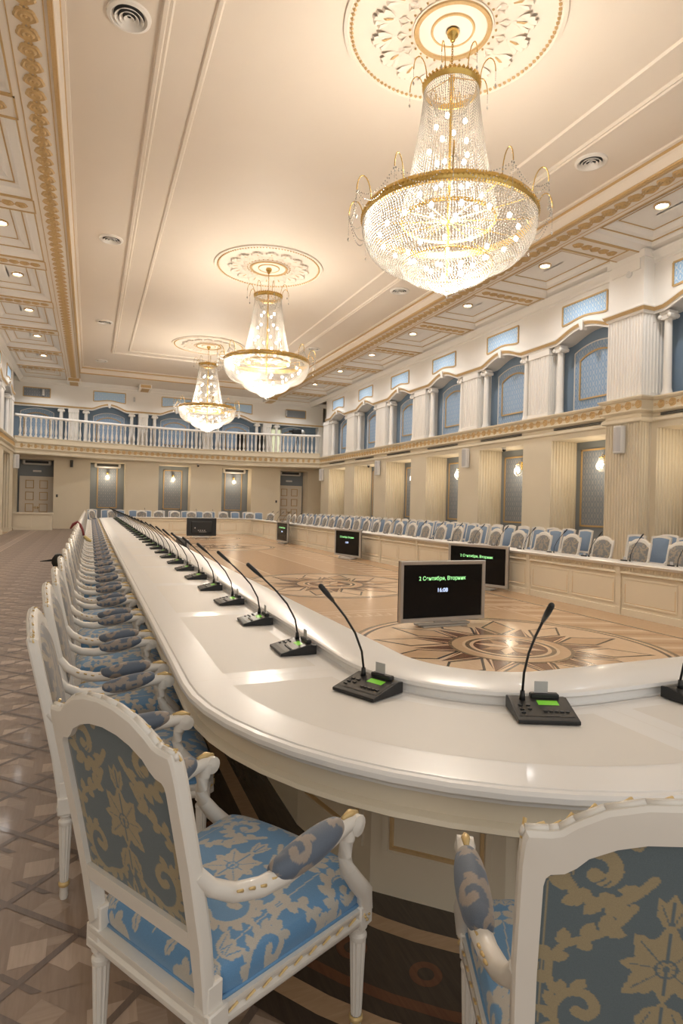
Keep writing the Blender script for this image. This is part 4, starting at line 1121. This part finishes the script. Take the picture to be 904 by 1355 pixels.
# ---------------------------------------------------------------- floor monitors
def text(s, size, mname, loc, parent, name):
    cu = bpy.data.curves.new(name, 'FONT'); cu.body = s; cu.size = size; cu.align_x = 'CENTER'; cu.align_y = 'CENTER'; cu.extrude = .0004; cu.offset = .0004
    tmp = bpy.data.objects.new(name, cu); COL.objects.link(tmp); bpy.context.view_layer.update()
    me = bpy.data.meshes.new_from_object(tmp); bpy.data.objects.remove(tmp); me.materials.clear(); me.materials.append(M[mname])
    o = bpy.data.objects.new(name, me); COL.objects.link(o)
    o.parent = parent; o.location = loc; o.rotation_euler = (R(90), 0, 0); return o
def monitor(x, y, rz, label, group=None, words=True):
    """screen faces -y before turning"""
    t = empty('floor_monitor', (x, y, 0), R(rz)); tag(t, label, 'monitor', group)
    w, z0, z1 = .65, .07, .86
    b = MB(); b.mi = 0
    b.loops([[(-w+i, -.03+d, z0+i), (w-i, -.03+d, z0+i), (w-i, -.03+d, z1-i), (-w+i, -.03+d, z1-i)] for i, d in ((.052, .012), (.045, .0), (.006, -.004), (0, .004), (0, .045))], True)
    b.build('bezel', 'silver', t, 0)
    b = MB(); b.box(-w+.002, w-.002, .012, .04, z0, z1); b.box(-.45, .45, .04, .085, z0+.12, z1-.15, .02)
    cs = b.build('casing', 'black', t)
    p = MB()
    for i in range(4): p.box(-.15+i*.09, -.1+i*.09, .085, .09, .30, .33)
    p.box(-.2, .12, .085, .089, .24, .255); p.lathe([(.03, 0), (.03, .004)], (0, 0, 0), 8) if 0 else None
    p.sphere((.3, .088, .42), .03, 8, 4); p.build('sockets', 'silver', cs)
    s_ = MB(); s_.quad((-w+.05, -.0195, z0+.05), (w-.05, -.0195, z0+.05), (w-.05, -.0195, z1-.05), (-w+.05, -.0195, z1-.05)); so = s_.build('screen', 'screen', t)
    f = MB(); f.box(-.34, .34, -.10, .10, 0, .022, .008); f.box(-.40, .40, -.06, .06, .022, .05, .008); f.box(-.12, .12, -.015, .03, .05, .12); f.build('foot', 'silver', t, 0)
    if words:
        text('2 Сентября, Вторник', .072, 'txt_g', (-.02, -.0215, .63), so, 'date_text')
        text('16:08', .075, 'txt_w', (-.02, -.0215, .475), so, 'time_text')
    return t
monitor(4.33, 6.85, 0, 'large silver framed screen facing the camera on the inlaid star floor')
monitor(7.0, 9.85, -65, 'silver framed screen angled beside the right desk, half hidden by the nearest screen')
monitor(7.05, 16.4, -78, 'screen standing by the right desk, middle one of three there')
monitor(7.1, 23.1, -88, 'screen standing by the right desk, farthest of three there')
monitor(4.6, 27.2, 180, 'monitor seen from its black back near the far end of the ring', words=False)
monitor(1.66, 11.9, 90, 'monitor beside the left desk, only its dark top showing over the ledge', words=False)

# ---------------------------------------------------------------- chandeliers
def make_chandelier():
    t = empty('chandelier')
    g = MB()
    g.lathe([(.005, 8.09), (.07, 8.085), (.085, 8.05), (.07, 8.0), (.045, 7.985), (.03, 7.93), (.015, 7.92)], (0, 0, 0), 20); g.build('canopy', 'brass', t, True)
    c = MB(); z = 7.92; i = 0
    while z > 7.42:
        pts = [((.014*cos(a) if i % 2 else 0), (0 if i % 2 else .014*cos(a)), z-.02+.022*sin(a)) for a in [2*PI*k/8 for k in range(9)]]
        c.tube(pts, .0045, 5); z -= .032; i += 1
    c.build('chain', 'brass', t, True)
    cr = MB(); cr.lathe([(.37, 7.23), (.385, 7.25), (.40, 7.29), (.385, 7.31), (.375, 7.33), (.36, 7.31), (.36, 7.24), (.37, 7.23)], (0, 0, 0), 40, cap=False)
    for k in range(40): a = 2*PI*k/40; cr.octa((.385*cos(a), .385*sin(a), 7.325), .022, .03)
    for k in range(4): a = PI/4+PI/2*k; cr.tube([(.37*cos(a), .37*sin(a), 7.30), (.05*cos(a), .05*sin(a), 7.42)], .007, 5)
    cr.lathe([(.012, 7.44), (.05, 7.42), (.03, 7.36), (.02, 5.0), (.01, 4.62)], (0, 0, 0), 8)
    cr.build('crown', 'brass', t, 2)
    rm = MB(); rm.lathe([(1.13, 5.42), (1.165, 5.43), (1.185, 5.46), (1.18, 5.52), (1.165, 5.545), (1.14, 5.53), (1.13, 5.44), (1.13, 5.42)], (0, 0, 0), 72, cap=False)
    for k in range(120): a = 2*PI*k/120; rm.octa((1.185*cos(a), 1.185*sin(a), 5.485), .018, .028)
    rm.lathe([(.63, 5.44), (.65, 5.46), (.64, 5.49), (.62, 5.47), (.63, 5.44)], (0, 0, 0), 48, cap=False)
    for k in range(12): a = 2*PI*k/12; rm.tube([(.02*cos(a), .02*sin(a), 5.47), (1.14*cos(a), 1.14*sin(a), 5.47)], .008, 5)
    rm.lathe([(.60, 4.86), (.615, 4.87), (.60, 4.89), (.59, 4.87), (.60, 4.86)], (0, 0, 0), 40, cap=False)
    rm.build('rim', 'brass', t, 2)
    # beaded skirt
    sk = MB()
    for k in range(84):
        a = 2*PI*k/84; n = 44
        for i in range(n):
            u = (i+.5)/n; r = .37+(.66-.37)*(u**1.35); z = 7.24-(7.24-5.50)*u
            sk.octa((r*cos(a), r*sin(a), z), .0085, .021)
    for k in range(36):
        a = 2*PI*k/36; n = 10
        for i in range(n):
            u = (i+.5)/n; r = .30-.1*u; sk.octa((r*cos(a), r*sin(a), 7.22-.25*u), .009, .014)
    tag(sk.build('crystal_skirt', 'crystal', t), kind='stuff')
    bw = MB()
    prof = [(1.165, 5.42), (1.165, 5.32), (1.135, 5.20), (1.07, 5.08), (.97, 4.98), (.84, 4.91), (.72, 4.875), (.66, 4.85), (.60, 4.77), (.50, 4.70), (.38, 4.655), (.28, 4.635), (.22, 4.58), (.15, 4.53), (.06, 4.50)]
    def along(prof, step):
        P = [Vector(p) for p in prof]; out = []; acc = 0
        for a, b in zip(P, P[1:]):
            L = (b-a).length; s = acc
            while s < L: out.append(a+(b-a)*(s/L)); s += step
            acc = s-L
        return out
    for j, p in enumerate(along(prof, .031)):
        n = max(8, int(2*PI*p.x/.042))
        for k in range(n):
            a = 2*PI*(k+.5*(j % 2))/n; bw.octa((p.x*cos(a), p.x*sin(a), p.y), .0140, .0160)
    tag(bw.build('crystal_bowl', 'crystal', t), kind='stuff')
    fn = MB(); fn.octa((0, 0, 4.46), .03, .05); fn.sphere((0, 0, 4.53), .035, 8, 5); fn.build('finial', 'crystal', t)
    # bulbs
    bl = []
    for k in range(16): a = 2*PI*k/16; bl.append((.93*cos(a), .93*sin(a), 5.26))
    for k in range(10): a = 2*PI*(k+.5)/10; bl.append((.55*cos(a), .55*sin(a), 5.02))
    for k in range(5): a = 2*PI*k/5; bl.append((.22*cos(a), .22*sin(a), 4.80))
    for j, (z, r, n) in enumerate(((5.75, .45, 8), (6.1, .35, 6), (6.45, .28, 5), (6.8, .2, 4))):
        for k in range(n): a = 2*PI*(k+.5*j)/n; bl.append((r*cos(a), r*sin(a), z))
    for p in bl:
        m = MB(); m.sphere(p, .030, 8, 6, 1.2); m.build('bulb', 'bulb', t, True)
    # curved arms with bead garlands
    def arm_(r0, z0, h, reach, n, nm, off=0):
        tips = []
        for k in range(n):
            a = 2*PI*(k+off)/n; m = MB(); pts = []
            for i in range(11):
                u = i/10; x = r0+reach*(1-cos(PI*u))/2; z = z0+h*sin(PI*u*.92)
                pts.append((x*cos(a), x*sin(a), z))
            m.tube(pts, .0075, 5); m.build(nm, 'brass', t, True); tips.append(pts[-1])
        return tips
    t1 = arm_(.39, 7.31, .26, .20, 8, 'upper_arm'); t2 = arm_(1.17, 5.53, .27, .20, 12, 'lower_arm')
    gm = MB()
    for tips, sag, dr in ((t1, .10, .16), (t2, .16, .30)):
        n = len(tips)
        for k in range(n):
            p, q = Vector(tips[k]), Vector(tips[(k+1) % n])
            for sg in ((sag, sag*1.55) if dr > .2 else ()):
                m = 20
                for i in range(m): u = (i+.5)/m; c = p.lerp(q, u); gm.octa((c.x, c.y, c.z-sg*4*u*(1-u)), .0105, .013)
            for i in range(int(dr/.024)): gm.octa((p.x, p.y, p.z-i*.024), .006, .011)
            gm.octa((p.x, p.y, p.z-dr-.03), .018, .035)
            if dr > .2:                                     # from the arm tip down to the rim
                rr_ = Vector((p.x, p.y, 0)).normalized()*1.19
                for i in range(10): u = i/10; gm.octa((p.x+(rr_.x-p.x)*u, p.y+(rr_.y-p.y)*u, p.z-.14*u-.10*4*u*(1-u)), .007, .010)
    tag(gm.build('bead_garlands', 'crystal', t), kind='stuff')
    return t
ch0 = make_chandelier()
for i, cy in enumerate(CY):
    o = ch0 if i == 0 else copy_tree(ch0)
    o.location = (CX, cy, 0)
    tag(o, ['largest crystal basket chandelier with gilt rim, nearest the camera', 'middle one of the three crystal chandeliers down the hall', 'farthest crystal chandelier, in front of the balcony'][i], 'chandelier', 'crystal chandeliers')
    for z, r, p in ((5.16, .5, .84), (6.1, .3, .16)):
        ld = bpy.data.lights.new('chandelier_light', 'POINT'); ld.energy = CHAND_W*p; ld.color = WARM; ld.shadow_soft_size = r
        lo = bpy.data.objects.new('chandelier_light', ld); COL.objects.link(lo); lo.location = (CX, cy, z)

# ---------------------------------------------------------------- wall sconces
def make_sconce():
    """local: wall behind at +y, room towards -y, z around 0"""
    t = empty('wall_sconce')
    b = MB(); b.box(-.05, .05, -.03, 0, .02, .30, .01); b.tube([(0, -.02, .26), (0, -.13, .30), (0, -.16, .22)], .01, 6); b.lathe([(.06, .20), (.075, .21), (.06, .23)], (0, -.16, 0), 16); b.build('bracket', 'brass', t, 2)
    c = MB()
    for j, (r, z) in enumerate(((.06, .20), (.075, .15), (.095, .10), (.12, .05), (.14, 0), (.14, -.05), (.125, -.10), (.09, -.14), (.05, -.17))):
        n = max(6, int(2*PI*r/.04))
        for k in range(n): a = 2*PI*k/n; c.octa((r*cos(a), -.16+r*sin(a)*.9, z), .014, .022)
    tag(c.build('crystal_shade', 'crystal', t), kind='stuff')
    for q, z in ((-.05, .02), (.05, .02), (0, -.05), (0, .09)):
        m = MB(); m.sphere((q, -.16, z), .028, 8, 6); m.build('bulb', 'bulb2', t, True)
    return t
sk0 = make_sconce(); ku = [False]
def place_sconce(x, y, z, rz, label, group):
    o = sk0 if not ku[0] else copy_tree(sk0)
    ku[0] = True; o.location = (x, y, z); o.rotation_euler = (0, 0, R(rz)); tag(o, label, 'wall lamp', group)
    ld = bpy.data.lights.new('sconce_light', 'POINT'); ld.energy = SCONCE_W; ld.color = (1, .82, .60); ld.shadow_soft_size = .08
    lo = bpy.data.objects.new('sconce_light', ld); COL.objects.link(lo)
    d = Vector((sin(R(rz)), -cos(R(rz))))*.36; lo.location = (x+d.x, y+d.y, z)
for i, c in enumerate(NC[2:]):
    place_sconce(XR+.925, c+.02, 2.86, -90, 'glowing crystal wall lamp on the right wall, %s from the far corner' % ordw(len(NC[2:])-i), 'crystal wall lamps on the right wall')
for i, k in enumerate((-1, 0, 1)):
    place_sconce(FC+FB*k, YF+.925, 2.80, 0, 'small glowing crystal wall lamp under the balcony, %s' % ('left', 'centre', 'right')[i], 'crystal wall lamps on the far wall')

# ---------------------------------------------------------------- recessed lamps and round air vents
def downlight(x, y, label, group, on=True):
    t = empty('downlight', (x, y, 0)); tag(t, label, 'ceiling lamp', group); z = ZB+.275
    f = MB(); f.lathe([(.16, z), (.165, z-.03), (.13, z-.045), (.12, z-.02)], (0, 0, 0), 28, cap=False); f.build('trim_ring', 'goldlight', t, 2)
    l = MB(); l.lathe([(.12, z-.012), (.001, z-.014)], (0, 0, 0), 24, cap=False); l.build('lens', 'lamp' if on else 'plasticwhite', t)
    if on:
        ld = bpy.data.lights.new('downlight_light', 'SPOT'); ld.energy = DOWN_W; ld.color = COOL; ld.spot_size = R(150); ld.spot_blend = .8; ld.shadow_soft_size = .1
        lo = bpy.data.objects.new('downlight_light', ld); COL.objects.link(lo); lo.location = (x, y, z-.06)
for i, c in enumerate(NC[2:]):
    downlight(10.92, c, 'round recessed lamp over the right aisle, %s from the far wall' % ordw(len(NC[2:])-i), 'recessed lamps over the right aisle')
for i, c in enumerate(NC[3:]):
    downlight(-2.08, c, 'round recessed lamp over the left aisle, %s from the far wall' % ordw(len(NC[3:])-i), 'recessed lamps over the left aisle')
for x in (-2.2, .85, 4.35, 7.85, 11.0):                                     # fill spots without fittings, added to brighten the balcony
    ld = bpy.data.lights.new('balcony_fill_light', 'SPOT'); ld.energy = 150; ld.color = COOL; ld.spot_size = R(140); ld.spot_blend = .8; ld.shadow_soft_size = .12
    lo = bpy.data.objects.new('balcony_fill_light', ld); COL.objects.link(lo); lo.location = (x, 33.2, ZB-.06)
def vent(x, y, label):
    t = MB(); t.mi = 0
    t.lathe([(.29, ZC), (.285, ZC-.03), (.24, ZC-.045), (.20, ZC-.01)], (0, 0, 0), 32, cap=False)
    for r in (.19, .13, .07): t.lathe([(r, ZC-.055), (r-.004, ZC-.06), (r-.045, ZC-.02), (r-.04, ZC-.015)], (0, 0, 0), 28, cap=False)
    t.mi = 1; t.lathe([(.21, ZC-.006), (.001, ZC-.006)], (0, 0, 0), 24, cap=False)
    o = t.build('ceiling_vent', ['white', 'grill'], None, 2); o.location = (x, y, 0); tag(o, label, 'air vent', 'round ceiling vents')
for x, side in ((.34, 'left'), (8.50, 'right')):
    for y, n in ((8.7, 'nearest the camera'), (16.27, 'middle of its row'), (23.9, 'third of its row'), (30.6, 'by the far end')):
        vent(x, y, 'round white ceiling air vent on the %s side, %s' % (side, n))

# ---------------------------------------------------------------- loudspeakers, cameras, air conditioners, small fittings
def speaker(x, y, z, rz, label, m='plasticwhite', s=1.0, group=None):
    t = empty('wall_speaker', (x, y, z), R(rz)); tag(t, label, 'loudspeaker', group)
    b = MB(); N = 8
    rg = [[(.13*s*sin(a), -.02-.14*s*cos(a), zz) for a in [R(-80+160*i/N) for i in range(N+1)]]+[(.12*s, .05, zz), (-.12*s, .05, zz)] for zz in (-.33*s, .33*s)]
    b.loops(rg, True, True, True); b.build('cabinet', m, t, 0, .008)
    g = MB(); g.loops([[(.125*s*sin(a), -.026-.142*s*cos(a), zz) for a in [R(-60+120*i/N) for i in range(N+1)]] for zz in (-.29*s, .29*s)], False); g.build('grille', 'card' if m != 'black' else 'grill', t)
    k = MB(); k.box(-.03, .03, .03, .12, -.05, .05); k.build('bracket', 'silver', t)
speaker(XR-.35-.10, 10.98, 3.32, -90, 'white wall loudspeaker on the big fluted pilaster at the right', group='white wall loudspeakers')
speaker(XR-.10, PC[5], 3.34, -90, 'white wall loudspeaker on the second lower pier beyond the big pilaster', group='white wall loudspeakers')
speaker(XR-.10, PC[7], 3.34, -90, 'white wall loudspeaker on the right wall, one of the two nearer the far corner', group='white wall loudspeakers')
speaker(XR-.1, 32.4, 3.3, -60, 'white wall loudspeaker in the far right corner under the balcony', group='white wall loudspeakers')
speaker(XL+.12, 32.6, 3.3, 60, 'white wall loudspeaker in the far left corner under the balcony', group='white wall loudspeakers')
speaker(-.93, YF-.12, 3.42, 0, 'small black loudspeaker on the far wall under the balcony, left', 'black', .55)
for x, nm in ((-2.0, 'left'), (10.7, 'right')): speaker(x-.35 if x < 0 else x, YF-.12, 7.02, 0, 'small white speaker on the grey panel high at the far %s end' % nm, 'plasticwhite', .45)
speaker(2.1, YF-.1, 7.05, 0, 'small white speaker beside the bright blue panel high on the far wall', 'plasticwhite', .4)
def dome(x, y, z, label):
    t = empty('dome_camera', (x, y, z)); tag(t, label, 'security camera', 'dome cameras')
    b = MB(); b.lathe([(.075, 0), (.08, -.05), (.06, -.07)], (0, 0, 0), 14); b.build('housing', 'plasticwhite', t, 2)
    b = MB(); b.lathe([(.06, -.07), (.055, -.11), (.03, -.14), (.004, -.15)], (0, 0, 0), 12); b.build('dome', 'black', t, True)
dome(XR+.14, 16.2, Z1-.13, 'black dome camera under the right fascia, nearer the camera')
dome(XR+.14, 26.6, Z1-.13, 'black dome camera under the right fascia, towards the far corner')
dome(5.6, YF-.1, Z1-.004, 'black dome camera under the balcony soffit')
def aircon(cx, label):
    t = empty('air_conditioner', (cx, YF+.80, 3.45)); tag(t, label, 'air conditioner', 'wall air conditioners')
    b = MB(); b.box(-.68, .68, -.12, .14, -.13, .13, .05); b.build('casing', 'plasticwhite', t, 2)
    b = MB(); b.box(-.55, .55, -.13, -.115, -.05, .08); b.build('grille', 'grill', t)
for cx, nm in ((-2.62, 'over the far left door'), (FC-FB, 'over the left blue niche under the balcony'), (FC+FB, 'over the right blue niche under the balcony'), (11.32, 'over the far right door')): aircon(cx, 'white wall air conditioner '+nm)
def exit_sign(cx, nm):
    o = MB(); o.box(-.2, .2, -.03, 0, -.05, .05, .01); o = o.build('exit_sign', 'plasticwhite', None, 2); o.location = (cx, YF+.95, 3.0); tag(o, 'small pale sign above the far %s door' % nm, 'sign', 'signs over the doors')
exit_sign(-2.62, 'left'); exit_sign(11.32, 'right')
b = MB(); b.box(-.06, .06, -.07, .07, -.09, .09, .015); o = b.build('fire_alarm', 'red'); o.location = (XR+.5, 9.86, 1.60); tag(o, 'dark red fire alarm box on the wall at the right picture edge', 'fire alarm')
for x, nm in ((-1.6, 'left'), (10.25, 'right')):
    b = MB(); b.box(-.05, .05, -.03, .0, -.07, .07, .01); o = b.build('call_button', 'grill'); o.location = (x, YF-.005, 1.72); tag(o, 'small dark call button on the far wall pier near the %s door' % nm, 'button')
b = MB(); b.lathe([(.09, 0), (.085, .03), (.03, .045), (.004, .03)], (0, 0, 0), 16); o = b.build('smoke_detector', 'plasticwhite', None, 2)
o.location = (XR-.352, 10.9, 7.33); o.rotation_euler = (0, R(-90), 0); tag(o, 'small round white detector on the top of the big pilaster', 'detector')
# camera rig and cases on the balcony
t = empty('video_camera', (11.2, 34.0, 5.62)); tag(t, 'dark video camera standing behind the balcony rail at the right', 'camera')
b = MB(); b.box(-.3, .25, -.12, .12, .1, .38, .03); b.tube([(-.25, 0, .25), (-.5, -.1, .22)], .07, 10); b.build('body', 'black', t, 2)
b = MB(); b.sphere((.3, 0, .25), .14, 10, 6); b.build('white_cover', 'plasticwhite', t, True)
b = MB()
for a in (90, 210, 330): b.tube([(0, 0, .1), (.35*cos(R(a)), .2*sin(R(a)), Z2-5.62)], .02, 6)
b.build('tripod', 'black', t)
for x in (8.0, 9.2):
    b = MB(); b.box(-.22, .22, -.15, .15, 0, 1.38, .02); o = b.build('equipment_case', 'black', None, 2); o.location = (x, 34.62, Z2+.005); tag(o, 'dark equipment case just above the balcony rail, %s' % ('left' if x < 9 else 'right'), 'case')
# coats and bag on the left row
b = MB(); b.loops([[(dx, dy, z) for dx, dy in ((-w, -.06), (w, -.07), (w, .06), (-w, .07))] for w, z in ((.04, -.05), (.055, -.02), (.05, .02), (.03, .05), (.01, .055))], True, True, True)
b.tube([(-.05, 0, .0), (-.15, .01, -.01)], [.012, .003], 6)
o = b.build('handbag', 'black', None, True); o.location = (-.25, 6.0, 1.0); tag(o, 'small black bag hanging on the back of a left row armchair', 'bag')
b = MB(); n = 9; rg = []
pth = [(-.34, 12.8, .98), (-.29, 12.8, 1.07), (-.22, 12.8, 1.11), (-.17, 12.78, 1.06), (-.13, 12.75, .97), (-.10, 12.7, .86)]
b.tube(pth, [.015, .028, .03, .03, .03, .02], 8); o = b.build('red_scarf', 'red', None, True); tag(o, 'dark red scarf draped over a distant armchair back in the left row', 'scarf')
b = MB(); b.tube([(-.08, 12.65, .84), (-.03, 12.6, .79), (.04, 12.6, .75)], [.03, .04, .02], 8); o = b.build('yellow_bag', 'yellow', None, True); tag(o, 'small yellow and black bag on a seat beside the red scarf', 'bag')

# a plain wall far behind the camera is left open: daylight enters there
bpy.context.view_layer.update()
